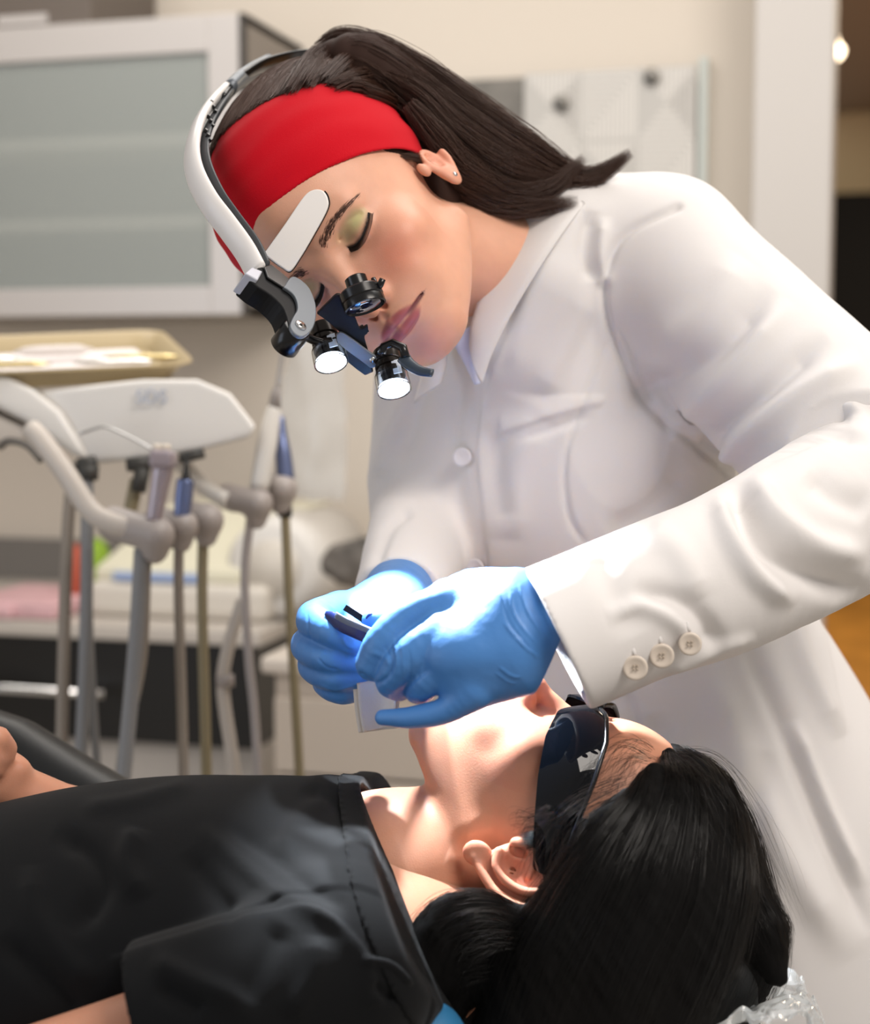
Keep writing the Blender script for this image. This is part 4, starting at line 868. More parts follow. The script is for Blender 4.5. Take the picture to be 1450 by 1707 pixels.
    t.sub(ell((-76, -78, -8), (30, 36, 42)), 3); t.sub(ell((76, -78, -8), (30, 36, 42)), 3)
    V3, Q3 = t.mesh(1)
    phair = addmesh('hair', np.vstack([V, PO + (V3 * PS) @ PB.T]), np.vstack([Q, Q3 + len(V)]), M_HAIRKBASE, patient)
    V, Q = strands([(g, [x * 1.03 for x in r], w) for g, r, w in G], 15000, .14, 21, 26, 3., clump=18)
    addmesh('hair_strands', V, Q, M_HAIRK, phair)
    GF = [([C(1110, 1275, 1000), C(1150, 1330, 975), C(1190, 1430, 965), C(1230, 1540, 975)], [10, 26, 34, 34], 2), ([C(1060, 1300, 975), C(960, 1350, 955), C(915, 1420, 950), C(890, 1500, 950)], [8, 9, 12, 14], .7),
          ([C(900, 1560, 955), C(820, 1545, 945), C(750, 1575, 940), C(722, 1650, 945)], [10, 16, 22, 24], 1.2),
          ([C(1120, 1265, 1040), C(1180, 1290, 1020), C(1230, 1380, 1010), C(1300, 1560, 1010)], [8, 16, 22, 24], 1.2), ([C(1090, 1262, 1000), C(1050, 1250, 985), C(1010, 1290, 965), C(990, 1350, 955)], [5, 10, 12, 16], .6),
          ([C(920, 1350, 955), C(885, 1370, 952), C(850, 1385, 951)], [5, 8, 10], .6)]
    V, Q = strands(GF, 480, .11, 5, 22, 4.5); addmesh('loose_hairs', V, Q, M_HAIRK, phair)
    # sideburn down-hair in front of the ear
    V, Q = strands([([Pt(-71, -52, 4), Pt(-73, -58, -6), Pt(-72, -62, -16)], [4, 6, 5], 1), ([Pt(-68, -38, 28), Pt(-73, -52, 8), Pt(-75, -62, -4)], [6, 7, 5], 1)], 420, .09, 8, 10, 1.); addmesh('sideburn', V, Q, M_HAIRK, phair)
    # tinted safety glasses
    GL = thing('safety_glasses', W(Pt(0, 35, 0))[0], 'dark wraparound safety glasses worn by the lying patient', 'glasses')
    M_TINT = mat('dark_tinted_lens', '06080d', rough=.03, spec=.35); M_GFR = mat('black_frame', '0d0e11', rough=.2)
    def lens(sg):
        n, m = 40, 18; A = np.linspace(.06, 1.0, n); G_ = np.zeros((n, m, 3))
        for i, a in enumerate(A):
            th = a * math.radians(104); x = 80 * math.sin(th); y = -55 + 92 * math.cos(th)
            if a < .2: y -= (.2 - a) * 22
            hi = np.interp(a, [.06, .15, .35, .55, .8, 1], [15, 21, 27, 26, 21, 17]); lo = np.interp(a, [.06, .12, .22, .4, .6, .8, 1], [6, -4, -14, -17, -14, -8, -1])
            for j in range(m):
                v = j / (m - 1.); z = lo + (hi - lo) * v; bul = math.sin(math.pi * v) * 3.5; G_[i, j] = (sg * (x + bul * math.sin(th)), y + bul * math.cos(th), z)
        return G_
    for sg in (-1, 1):
        G_ = lens(sg); n, m = G_.shape[:2]; c_ = np.array([0, -55, 0]); out = G_ - c_; out[..., 2] = 0; out /= np.linalg.norm(out, axis=2)[..., None]
        A_ = (G_).reshape(-1, 3); B_ = (G_ - out * 2.2).reshape(-1, 3); k = n * m; F = []
        for i in range(n - 1):
            for j in range(m - 1): q = (i * m + j, i * m + j + 1, (i + 1) * m + j + 1, (i + 1) * m + j); F += [q, tuple(x + k for x in q[::-1])]
            F += [(i * m, (i + 1) * m, (i + 1) * m + k, i * m + k), (i * m + m - 1, i * m + m - 1 + k, (i + 1) * m + m - 1 + k, (i + 1) * m + m - 1)]
        F += [tuple(range(m)) + tuple(k + j for j in range(m))[::-1], tuple((n - 1) * m + j for j in range(m)) + tuple(k + (n - 1) * m + j for j in range(m))[::-1]]
        V = np.vstack([A_, B_]); l = MB().add(PO + (V * PS) @ PB.T, F).build('lens', M_TINT, GL); autosmooth(l, 40)
        P = [Pt(*(G_[i, -1] + out[i, -1] * .3)) for i in range(n)]; MB().add(*tube(P, 1.7, 8)).build('brow_bar', M_GFR, GL)
        P = spline([Pt(sg * 78, -70, 9), Pt(sg * 79, -84, 14), Pt(sg * 77, -100, 12)], 10); MB().add(*tube(P, 1.8, 10, 5, up=PB[:, 0])).build('temple', M_GFR, GL)
    MB().add(*tube([Pt(-6, 34, 14), Pt(0, 33, 13), Pt(6, 34, 14)], 3, 10)).build('bridge', M_GFR, GL)
if True:  # chair
    M_UPH = mat('black_upholstery', '0f1113', rough=.38, spec=.5, bump=[(700, .12, 'noise')]); M_CHB = mat('blue_upholstery', '2d6f9c', rough=.5)
    ch = thing('dental_chair', W(C(600, 2000, 1080))[0] * [1, 1, 0], 'black padded dental chair reclined under the patient', 'chair')
    s = Sdf((-600, -700, -1420), (90, -80, -800), 5)
    s.add(rbox(C(200, 1975, 1060), (560, 90, 330), basis((.0, 0, 1), (.03, 1, 0)), 35))
    s.add(chain([C(-140, 1205, 1330), C(20, 1262, 1320), C(120, 1330, 1300), C(260, 1420, 1270), C(480, 1600, 1250)], [32, 34, 36, 40, 40]), 20)
    V, Q = s.mesh(1); addmesh('backrest', V, Q, M_UPH, ch)
    s = Sdf((-60, -520, -1260), (330, -290, -880), 4); s.add(rbox(C(930, 1830, 1050), (260, 66, 230), basis((0, 0, 1), (.08, 1, 0)), 28)); s.add(ell(C(940, 1690, 1060), (70, 20, 80)), 30)
    V, Q = s.mesh(1); addmesh('headrest', V, Q, M_UPH, ch)
    s = Sdf((-60, -420, -1060), (60, -290, -850), 3); s.add(ell(C(705, 1765, 925), (27, 30, 34), basis((0, .2, 1), (.3, 1, 0)))); V, Q = s.mesh(1); addmesh('neck_pad', V, Q, M_CHB, ch)['label'] = 'blue neck pad'
    MB().add(*lathe(W(C(300, 2100, 1080))[0] * [1, 1, 0], (0, 0, 1), [(0, .3), (.03, .3), (.05, .09), (.42, .09)], 32)).build('pedestal', M_WHITEPL, ch, world_space=True)
    # crumpled clear plastic sleeve over the end of the headrest
    n, m = 70, 50; u = np.linspace(0, 1, n)[:, None] * np.ones((1, m)); v = np.linspace(0, 1, m)[None] * np.ones((n, 1))
    px = 1160 + 220 * u ** .9 + 14 * np.sin(v * 5); dd = 940 + 230 * v; py = 1722 - 95 * np.sin(u * 2.2) * (.35 + .75 * v) + 130 * np.maximum(u - .78, 0) ** 1.2 * 4
    V = np.stack([(px - 725) * dd / FPX, (853.5 - py) * dd / FPX, -dd], -1).reshape(-1, 3)
    nz = np.abs(vnoise(V, 26., 3, 3)) * 16 + np.abs(vnoise(V * [1, 1, .5], 11., 8, 2)) * 7; V[:, 1] += nz - 6; V[:, 0] += vnoise(V, 16., 12, 2) * 5
    F = [(i * m + j, (i + 1) * m + j, (i + 1) * m + j + 1, i * m + j + 1) for i in range(n - 1) for j in range(m - 1)]
    o = MB().add(V, F).build('plastic_cover', mat('clear_plastic_film', 'dfe6ea', rough=.12, alpha=.38, spec=1., coat=.6), ch, smooth=False); o['label'] = 'crumpled clear plastic cover'
    sd = o.modifiers.new('thick', 'SOLIDIFY'); sd.thickness = .0004
# ------------------------------------------------------------------ the room (world metres; the camera looks 15 degrees to the left of the room's +Y)
def wbox(x0, x1, y0, y1, z0, z1): return box(((x0 + x1) / 2, (y0 + y1) / 2, (z0 + z1) / 2), (x1 - x0, y1 - y0, z1 - z0))
def wpart(name, b, m, parent=None, bevel=0., smooth=False): return MB().add(*b).build(name, m, parent, smooth=smooth, bevel=bevel, world_space=True)
def struct(o): o['kind'] = 'structure'; return o
if True:  # room
    YW = 3.45
    M_WALL = mat('warm_white_paint', 'ddd4c8', rough=.9, spec=.2, bump=[(120, .05, 'noise')]); M_CEIL = mat('ceiling_paint', 'e6e0d8', rough=.9)
    M_WOOD = mat('honey_wood_floor', 'b07b35', rough=.35, var=(6, .25), bump=[(3, .1, 'Y')]); M_PALE = mat('pale_vinyl_floor', 'b9b2a8', rough=.5)
    M_JAMB = mat('grey_white_jamb', 'c9c5c1', rough=.6)
    xj0 = on_y(1262, 500, YW - .02)[0]; xj1 = on_y(1386, 300, YW - .25)[0]
    struct(wpart('wall_back', wbox(-3.6, xj0 + .05, YW, YW + .12, 0, 2.75), M_WALL)); struct(wpart('wall_left', wbox(-3.72, -3.6, -1.2, YW + .12, 0, 2.75), M_WALL))
    struct(wpart('floor', wbox(-3.6, 3.5, -1.2, YW, -.06, 0), M_PALE)); struct(wpart('ceiling', wbox(-3.6, 3.5, 2.0, YW + .12, 2.75, 2.8), M_CEIL))
    struct(wpart('trim_1', wbox(xj0, xj1, YW - .25, YW + .15, 0, 2.75), M_JAMB, bevel=.006))
    # corridor beyond the opening
    struct(wpart('floor_corridor', wbox(xj0, 4.6, YW + .15, 12, -.06, -.001), M_WOOD)); M_BRC = mat('brown_ceiling', '8d7a63', rough=.9)
    struct(wpart('ceiling_corridor', wbox(xj0, 4.6, YW + .15, 12, 2.68, 2.74), M_BRC)); M_BEIGE = mat('beige_corridor_wall', 'd8c29c', rough=.9)
    yb = 9.6; struct(wpart('wall_corridor', wbox(xj0, 4.6, yb, yb + .1, 0, 2.7), M_BEIGE)); struct(wpart('wall_corridor_right', wbox(4.6, 4.7, YW, 12, 0, 2.7), M_BEIGE))
    a = on_y(1375, 322, yb - .4); d_ = thing('tall_dark_cabinet', (a[0] + .9, yb - .3, 0), 'tall black cupboard at the far end of the corridor', 'cupboard')
    wpart('body', wbox(a[0] - .3, 4.5, yb - .4, yb - .01, .05, a[2]), mat('espresso_panel', '0b0908', rough=.6, spec=.2), d_, .01); wpart('plinth', wbox(a[0] - .25, 4.5, yb - .36, yb - .02, 0, .05), M_MATBLACK, d_)
    p = on_y(1391, 86, 6.2); bl = thing('pendant_bulb', p, 'glowing round bulb hanging in the dark corridor', 'lamp')
    V, F = lathe(p - np.array([0, 0, .035]), (0, 0, 1), [(0, .004), (.01, .022), (.03, .034), (.045, .034), (.06, .022), (.07, .012), (.085, .012)], 24); MB().add(V, F).build('bulb', mat('lit_bulb', 'fff0d8', emit=('ffe9c8', 6.)), bl, world_space=True)
    wpart('cord', wbox(p[0] - .003, p[0] + .003, p[1] - .003, p[1] + .003, p[2] + .05, 2.68), M_MATBLACK, bl)
    l = bpy.data.lights.new('corridor_light', 'AREA'); l.size = 1.2; l.energy = 90; l.color = (1, .82, .6); lo = bpy.data.objects.new('corridor_light', l); COL.objects.link(lo); lo.location = (xj1 + 1.0, 6.6, 2.66)
    # wall cabinet with frosted door
    yf = YW - .36; a = on_y(0, 45, yf); b = on_y(411, 524, yf); top = on_y(410, 20, yf)[2]; x1 = b[0]; x0 = x1 - .82; z0 = b[2]
    cb = thing('wall_cabinet', (x1 - .4, YW - .18, z0), 'grey wall cabinet with a frosted glass door in a pale frame', 'cabinet')
    M_CAB = mat('grey_laminate', '8b837b', rough=.5); M_FR = mat('satin_aluminium_frame', 'cfcac7', rough=.4, metal=.25); M_FROST = mat('frosted_glass', 'a9b0ad', rough=.35, spec=.6, var=(1.2, .06))
    mb = MB(); t = .018
    for bb in ((x0, x0 + t, yf + .02, YW, z0, top), (x1 - t, x1, yf + .02, YW, z0, top), (x0, x1, yf + .02, YW, top - t, top), (x0, x1, yf + .02, YW, z0, z0 + t), (x0, x1, YW - .02, YW - .005, z0, top)): mb.add(*wbox(*bb))
    mb.build('carcass', M_CAB, cb, smooth=False, world_space=True)
    dr = MB(); w = .075
    dd_ = [(x0 + w, x1 - .012 - w * .92, z0, z0 + w * .8), (x0 + w, x1 - .012 - w * .92, top - w, top), (x1 - .012 - w * .92, x1 - .012, z0, top), (x0, x0 + w, z0, top)]
    for (p0, p1, q0, q1) in dd_: dr.add(*wbox(p0, p1, yf, yf + .02, q0, q1))
    door = dr.build('door', M_FR, cb, smooth=False, world_space=True, bevel=.002)
    wpart('glass', wbox(x0 + w - .005, x1 - w, yf + .008, yf + .013, z0 + w * .7, top - w + .01), mat('frosted_pane', 'b9bfbc', rough=.45, trans=.0, alpha=.5, spec=.4), door)
    wpart('gasket', wbox(x1 - .0115, x1, yf + .001, yf + .0195, z0, top), mat('dark_edge_strip', '3c3936', rough=.5), cb)
    for k, zf in enumerate((.30, .58)): wpart('shelf', wbox(x0 + t, x1 - t, yf + .03, YW - .03, z0 + (top - z0) * zf, z0 + (top - z0) * zf + .028), mat('shelf_laminate', 'e8e2d6', rough=.5), cb)
    e = on_y(152, 36, yf); f_ = on_y(0, 36, yf); c2 = thing('storage_box', (x0 + .1, YW - .2, e[2]), 'dark brown storage box resting on top of the frosted cabinet', 'box')
    e = on_y(150, 12, yf + .02); wpart('body', wbox(e[0] - .6, e[0], yf + .02, YW - .01, top + .001, top + .26), mat('taupe_laminate', '6b625b', rough=.5), c2, .003); g_ = on_y(30, 20, yf); wpart('label_holder', wbox(g_[0] - .06, g_[0] + .06, yf + .014, yf + .02, top + .008, top + .028), M_FR, c2)
    # wall pictures
    def onwall(px, py, y=YW): return on_y(px, py, y)
    a = onwall(722, 140); b = onwall(877, 330); pc = thing('wall_photo', onwall(800, 240), 'grey and black abstract print behind the ponytail', 'picture')
    m_ = mat('grey_print', '77746f', rough=.6, var=(9, .5)); wpart('print', wbox(a[0], b[0], YW - .022, YW - .006, b[2], a[2]), m_, pc); wpart('backing', wbox(a[0] + .01, b[0] - .01, YW - .006, YW, b[2] + .01, a[2] - .01), M_MATBLACK, pc)
    a = onwall(879, 128); b = onwall(1160, 352); pn = thing('wall_panel', onwall(1020, 240), 'clear acrylic panel etched with grey triangles on steel studs', 'panel')
    M_ACR = mat('grey_white_acrylic', 'c3c1bd', rough=.35, spec=.5); M_LN = mat('white_etched_line', 'e2dfda', rough=.6)
    wpart('plate', wbox(a[0], b[0], YW - .035, YW - .028, b[2], a[2]), M_ACR, pn, .001)
    n = 3; cw = (b[0] - a[0]) / n; chh = (a[2] - b[2]) / 2.; ln = MB()
    for i in range(n):
        for j in range(2):
            cx0 = a[0] + i * cw; cz1 = a[2] - j * chh
            for k in range(13):
                u = (k + .5) / 13.; z_ = cz1 - u * chh; x_ = cx0 + u * cw
                if (i + j) % 2: ln.add(*wbox(cx0 + .004, cx0 + cw * (1 - u) - .002, YW - .0362, YW - .035, z_ - .0025, z_ + .0025)); ln.add(*wbox(x_ - .0025, x_ + .0025, YW - .0362, YW - .035, cz1 - chh + .004, cz1 - chh * (1 - u)))
                else: ln.add(*wbox(cx0 + cw * (1 - u), cx0 + cw - .004, YW - .0362, YW - .035, z_ - .0025, z_ + .0025)); ln.add(*wbox(x_ - .0025, x_ + .0025, YW - .0362, YW - .035, cz1 - chh * u, cz1 - .004))
    ln.build('etched_lines', M_LN, pn, smooth=False, world_space=True)
    for (px, py) in ((936, 172), (1087, 128)):
        q = onwall(px, py, YW - .036); MB().add(*lathe(q, (0, -1, 0), [(-.035, .012), (0, .017), (.012, .017), (.014, .014)], 20)).build('stud', mat('stud_steel', '77746f', rough=.35, metal=.9), pn, world_space=True)
    for px in (1195,):
        a = onwall(1168, 100); b = onwall(1178, 352); wpart('edge_strip', wbox(a[0], b[0], YW - .03, YW, b[2], a[2]), mat('pale_green_glass_edge', 'ccd3cf', rough=.3), pn)
    # ------------- counter run below
    yc = YW - .62; zt = on_y(300, 1048, yc)[2]; xa = -3.4; xb = on_y(418, 1100, yc)[0]
    ct = thing('base_cabinet', ((xa + xb) / 2, yc + .3, 0), 'black fronted counter with pale worktop under the wall cabinet', 'counter')
    M_BLKL = mat('black_gloss_laminate', '161514', rough=.35); M_TOPW = mat('pale_worktop', 'c5beb6', rough=.4)
    zb = on_y(200, 1240, yc)[2]
    wpart('carcass', wbox(xa, xb, yc + .02, YW - .005, zb, zt - .03), M_BLKL, ct, .003); wpart('worktop', wbox(xa, xb + .02, yc, YW - .005, zt - .03, zt), M_TOPW, ct, .004)
    wpart('plinth', wbox(xa, xb, yc + .05, YW - .005, .0, zb), mat('pale_grey_plinth', 'b7b2ad', rough=.6), ct)
    h0 = on_y(0, 1148, yc - .04); h1 = on_y(172, 1162, yc - .04); MB().add(*tube([(h0[0] - .4, yc - .035, h0[2]), (h1[0], yc - .035, h0[2])], .009, 12)).build('handle', M_SILVER, ct, world_space=True)
    for xx in (h0[0] - .1, h1[0] - .04): wpart('handle_post', wbox(xx - .006, xx + .006, yc - .035, yc + .02, h0[2] - .006, h0[2] + .006), M_SILVER, ct)
    # splashback, dark strip
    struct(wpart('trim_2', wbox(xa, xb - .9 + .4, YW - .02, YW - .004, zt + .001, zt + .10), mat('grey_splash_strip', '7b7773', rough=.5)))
    # white machine with rounded head
    q = on_y(300, 930, yc + .2); mc = thing('sterilising_machine', (q[0], yc + .25, zt), 'cream and white countertop machine with a rounded end', 'machine')
    xL = on_y(150, 960, yc + .12)[0]; xR = on_y(545, 960, yc + .12)[0]; zl = on_y(300, 900, yc + .12)[2]; zh = on_y(470, 860, yc + .12)[2]
    M_CRM = mat('cream_plastic', 'd9d3c9', rough=.35); M_WM = mat('white_enamel', 'e4e1dc', rough=.3)
    wpart('body', wbox(xL, xR - .12, yc + .1, yc + .45, zt, zt + .075), M_CRM, mc, .02)
    V, F = slab([(xL + .01, yc + .12, zt + .075), (xL + .01, yc + .12, zt + .10), (xL + .10, yc + .3, zl + .06), (xL + .10, yc + .44, zl + .06), (xL + .01, yc + .44, zt + .075)], (xR - xL - .2, 0, 0)); MB().add(V, F).build('sloped_panel', mat('cream_panel', 'e3dfc9', rough=.4), mc, smooth=False, bevel=.006, world_space=True)
    wpart('blue_strip', wbox(xL + .06, xR - .27, yc + .105, yc + .12, zt + .078, zt + .094), mat('pale_blue_label', '9fb4dd', rough=.5), mc)
    RD = (zh - zt) / 2 - .001
    MB().add(*lathe((xR - .12, yc + .13, (zt + zh) / 2 + .0), (0, 1, 0), [(0, RD * .75), (.01, RD * .93), (.06, RD), (.3, RD)], 48)).build('drum', M_WM, mc, world_space=True)
    MB().add(*lathe((xR - .12, yc + .128, (zt + zh) / 2 + .0), (0, -1, 0), [(0, .06), (.006, .058)], 32)).build('drum_door', M_CRM, mc, world_space=True)
    # little things on the counter
    def blob(name, px, py, y, r, m_, label, cat):
        q = on_y(px, py, y); q[2] = zt + .0005 + r[1]; return tag(MB().add(*lathe(q - np.array([0, 0, r[1]]), (0, 0, 1), [(0, r[0] * .6), (.1 * r[1], r[0] * .9), (r[1], r[0]), (1.7 * r[1], r[0] * .85), (2 * r[1], r[0] * .3)], 24)).build(name, m_, world_space=True), label, cat)
    blob('apple', 161, 905, yc + .3, (.03, .07), mat('lime_green', '8fb52e', rough=.5), 'bright green rounded bottle behind the hoses', 'bottle').name = 'green_bottle'
    blob('red_bottle', 127, 910, yc + .18, (.022, .07), mat('brick_red', 'b0553f', rough=.5), 'brick red bottle beside the green one', 'bottle')
    q0 = on_y(-60, 1000, yc + .05); q1 = on_y(102, 1000, yc + .05)
    pk = MB().add(*wbox(q0[0], q1[0], yc + .02, yc + .3, zt + .002, zt + .035)).add(*wbox(q0[0], q1[0] - .09, yc + .005, yc + .02, zt + .002, zt + .03)); tag(pk.build('towel_pack', mat('pink_paper', 'dcb3b8', rough=.8, var=(14, .12)), smooth=False, bevel=.008, world_space=True), 'pink folded packets at the left end of the counter', 'packets')
    # drawer unit
    yd = 2.35; a = on_y(432, 1105, yd); b = on_y(860, 1300, yd); zt2 = on_y(520, 1068, yd + .25)[2]; zt2 = a[2] + .01
    dw = thing('drawer_unit', ((a[0] + b[0]) / 2, yd + .25, 0), 'beige drawer cabinet standing behind the gloved hands', 'drawers')
    M_BG = mat('beige_laminate', 'b9aea2', rough=.5); wpart('body', wbox(a[0] + .02, b[0], yd + .02, yd + .5, .02, zt2 - .025), M_BG, dw, .003); wpart('top', wbox(a[0], b[0] + .02, yd, yd + .5, zt2 - .028, zt2), mat('pale_top', 'cbc2b8', rough=.4), dw, .008)
    z_ = zt2 - .06
    for k, hh in enumerate((.128, .2, .2)): wpart('drawer', wbox(a[0] + .025, b[0] - .01, yd, yd + .02, z_ - hh, z_ - .006), M_BG, dw, .002); z_ -= hh
    # dark chair / bag behind the right glove
    q = on_y(592, 962, 2.75); s = Sdf((-160, -160, -160), (160, 160, 160), 5); s.add(ell((0, -30, 0), (110, 60, 60))); s.add(cap((30, -20, 0), (95, 85, 0), 26, 16), 25); s.add(cap((-40, -10, 0), (30, 50, 0), 24, 14), 20)
    V, Q = s.mesh(1); V = V + vnormals(V, Q) * (16 * vnoise(V, 50., 3))[:, None]; bg = addmesh('shoulder_bag', V * .0008 @ np.array([[1, 0, 0], [0, 0, 1], [0, -1, 0.]]) * [1, 1, -1] + q + [0.02, 0, 0], Q, mat('grey_black_cloth', '6a6560', rough=.8, var=(18, .5)), None, world_space=True); tag(bg, 'dark grey bag lying behind the right sleeve', 'bag')
    # clear pouch hanging on the wall
    q = on_y(522, 700, 3.0); n, m = 24, 16; u = np.linspace(-1, 1, n)[:, None] * np.ones((1, m)); v = np.linspace(0, 1, m)[None] * np.ones((n, 1))
    X = q[0] + u * (.045 + .03 * np.sin(v * 2.6)) ; Z_ = q[2] + .2 - .36 * v; Y_ = 3.0 - .02 * np.cos(u * 1.5)
    V = np.stack([X, Y_, Z_], -1).reshape(-1, 3); V += .012 * np.stack([vnoise(V * 1000, 40., i) for i in (1, 2, 3)], 1); F = [(i * m + j, (i + 1) * m + j, (i + 1) * m + j + 1, i * m + j + 1) for i in range(n - 1) for j in range(m - 1)]
    o = MB().add(V, F).build('plastic_pouch', mat('clear_pouch_film', 'dfe2e4', rough=.15, alpha=.25, spec=.8), world_space=True); tag(o, 'clear plastic pouch hanging behind the handpieces', 'pouch'); sd = o.modifiers.new('thick', 'SOLIDIFY'); sd.thickness = .001
if True:  # unit
    M_UN = mat('warm_white_shell', 'dedbd6', rough=.25, coat=.3); M_UNG = mat('greige_shell', 'c9c1b8', rough=.4); M_HOSE = mat('grey_hose', '938a80', rough=.5); M_HOSEB = mat('olive_hose', '8f8468', rough=.5); M_HOSEC = mat('blue_grey_hose', '87888a', rough=.5); M_HOLD = mat('mauve_grey_holder', 'a79f9b', rough=.4)
    UD = 1820.
    un = thing('delivery_unit', W(C(200, 1500, UD))[0] * [1, 1, 0], 'white dental delivery unit with hanging handpiece hoses', 'dental unit')
    fr = [(60, 652), (140, 643), (240, 632), (330, 632), (385, 655), (430, 712), (418, 730), (330, 752), (240, 765), (165, 773), (140, 764), (118, 715), (88, 680)]
    sh = MB().add(*slab([C(x, y, 1790 - (x - 60) * .12) for x, y in fr], np.array([-70, 16, -260]))).build('shell', M_UN, un, smooth=True, bevel=.014); sh.modifiers['bevel'].segments = 5
    lf = [(-120, 575), (-20, 612), (55, 648), (100, 684), (126, 722), (152, 770), (120, 758), (80, 728), (40, 702), (-20, 672), (-120, 640)]
    sh2 = MB().add(*slab([C(x, y, 1775) for x, y in lf], np.array([-40, 12, -240]))).build('side_shell', M_UN, un, smooth=True, bevel=.010); sh2.modifiers['bevel'].segments = 4
    lg = [(-120, 650), (-20, 682), (50, 715), (46, 735), (10, 742), (-40, 728), (-120, 700)]; MB().add(*slab([C(x, y, 1790) for x, y in lg], np.array([-40, 12, -200]))).build('lower_shell', M_UNG, un, smooth=True, bevel=.008)
    # brand mark left as blurred grey-blue letters on the shell
    def text3(txt, pos, size, m, parent, rot, nm='lettering'):
        c = bpy.data.curves.new(nm, 'FONT'); c.body = txt; c.size = size; c.extrude = .0006; c.align_x = 'CENTER'; t_ = bpy.data.objects.new(nm, c); COL.objects.link(t_); t_.location = pos; t_.rotation_euler = rot
        bpy.context.view_layer.update(); me = bpy.data.meshes.new_from_object(t_.evaluated_get(bpy.context.evaluated_depsgraph_get())); o = bpy.data.objects.new(nm, me); COL.objects.link(o); o.location = t_.location; o.rotation_euler = t_.rotation_euler
        bpy.data.objects.remove(t_); me.materials.append(m); setparent(o, parent); return o
    dz = 1790 - 192 * .12
    text3('SDS', W(C(252, 672, dz - 8))[0], .022, mat('grey_blue_print', 'a9b0bf', rough=.5), un, (math.radians(78), 0, math.radians(12)))
    P = spline([C(-20, 655, 1700), C(60, 678, 1695), C(130, 745, 1700), C(160, 765, 1715)], 20)
    # bent guide bar and holder blocks
    P = spline([C(52, 716, 1700), C(70, 735, 1690), C(110, 790, 1680), (C(150, 850, 1670)), C(185, 872, 1665), C(215, 880, 1665)], 30); MB().add(*tube(P, 11.5, 16)).build('support_bar', M_UNG, un)
    def holder(p0, p1, r, d, nm='holder'):
        s = Sdf(np.minimum(C(*p0, d), C(*p1, d)) - 60, np.maximum(C(*p0, d), C(*p1, d)) + 60, 3); s.add(cap(C(*p0, d + 25), C(*p1, d - 8), r, r * .96, ((0, 0, 1), 1.15))); s.add(cap(C(p1[0], p1[1] - 8, d), C(p1[0] - 4, p1[1] + 26, d), r * .72), 10)
        V, Q = s.mesh(1); return addmesh(nm, V, Q, M_HOLD, un)
    holder((190, 872), (262, 893), 19, 1665); holder((262, 868), (306, 878), 16, 1700); holder((320, 860), (348, 868), 17, 1740); holder((380, 828), (432, 840), 16, 1800); holder((452, 812), (472, 815), 17, 1830)
    mb = MB().add(*tube(spline([C(305, 775, 1850), C(345, 815, 1830), C(385, 838, 1810)], 12), 22, 14, 10)); mb.build('arm_cover', M_UN, un)
    # under-side brackets
    for a, b, r in (((148, 775), (146, 800), 12), ((160, 770), (130, 776), 8), ((212, 775), (250, 772), 8), ((238, 780), (230, 820), 9), ((300, 765), (340, 755), 6)): MB().add(*tube([C(*a, 1760), C(*b, 1760)], r, 12)).build('bracket', mat('dark_grey_bracket', '3c3b38', rough=.5), un)
    MB().add(*tube(spline([C(228, 800, 1770), C(215, 860, 1775), C(200, 900, 1790)], 10), 8, 10)).build('bracket', M_HOSEB, un)
    MB().add(*tube(spline([C(0, 745, 1760), C(15, 735, 1750), C(45, 742, 1740), C(70, 768, 1735)], 14), 4.5, 8)).build('hook', mat('dark_hook', '6b6660', rough=.5), un)
    # hoses
    def hose(pts, r, m_, nm='hose'):
        P = spline([C(*p) for p in pts], 30); return MB().add(*tube(P, r * .86, 14)).build(nm, m_, un)
    hose([(122, 770, 1770), (112, 900, 1765), (106, 1100, 1750), (100, 1400, 1740)], 8, M_HOSE); hose([(145, 780, 1760), (145, 950, 1755), (140, 1150, 1745), (128, 1400, 1740)], 8.5, M_HOSEC)
    hose([(146, 930, 1790), (150, 1080, 1780), (160, 1250, 1775), (172, 1400, 1775)], 5.5, M_HOSEC); hose([(236, 915, 1665), (228, 1050, 1660), (215, 1200, 1655), (195, 1400, 1650)], 9.5, M_HOSEC); hose([(244, 935, 1672), (236, 1100, 1672), (205, 1250, 1668), (188, 1400, 1660)], 6.5, M_HOSE)
    hose([(298, 905, 1700), (298, 1000, 1700), (304, 1200, 1695), (308, 1400, 1690)], 6.5, M_HOSE); hose([(339, 880, 1745), (337, 1000, 1745), (342, 1200, 1740), (347, 1400, 1740)], 7, M_HOSEB)
    hose([(418, 860, 1800), (408, 960, 1800), (415, 1100, 1800), (425, 1200, 1800), (436, 1400, 1790)], 6, mat('mauve_hose', 'a9a2a0', rough=.5)); hose([(475, 850, 1835), (482, 1000, 1835), (494, 1200, 1830), (505, 1400, 1830)], 6.5, M_HOSEB)
    hose([(405, 1000, 1830), (380, 1080, 1830), (372, 1150, 1830), (388, 1270, 1825), (400, 1400, 1825)], 9, M_UNG)
    MB().add(*tube([C(375, 1125, 1830), C(376, 1145, 1830)], 10.5, 14)).build('hose_joint', M_HOLD, un)
    for p, m_ in (((297, 900, 1700), M_BLACK), ((475, 848, 1835), M_BLACK)): MB().add(*tube([C(p[0], p[1] - 6, p[2]), C(p[0], p[1] + 14, p[2])], 8.5, 14)).build('hose_collar', m_, un)
    # handpieces parked in the holders
    M_HPB = mat('blue_steel', '7683ab', rough=.25, metal=.7); M_HPM = mat('mauve_steel', 'a99fa6', rough=.3, metal=.5)
    def hand_piece(nm, label, pts, rr, m_, grp=None):
        hp = thing(nm, W(C(*pts[0]))[0], label, 'handpiece', grp); P = spline([C(*p) for p in pts], 20); MB().add(*tube(P, np.interp(np.linspace(0, 1, 20), np.linspace(0, 1, len(rr)), rr), 18)).build('barrel', m_, hp); return hp
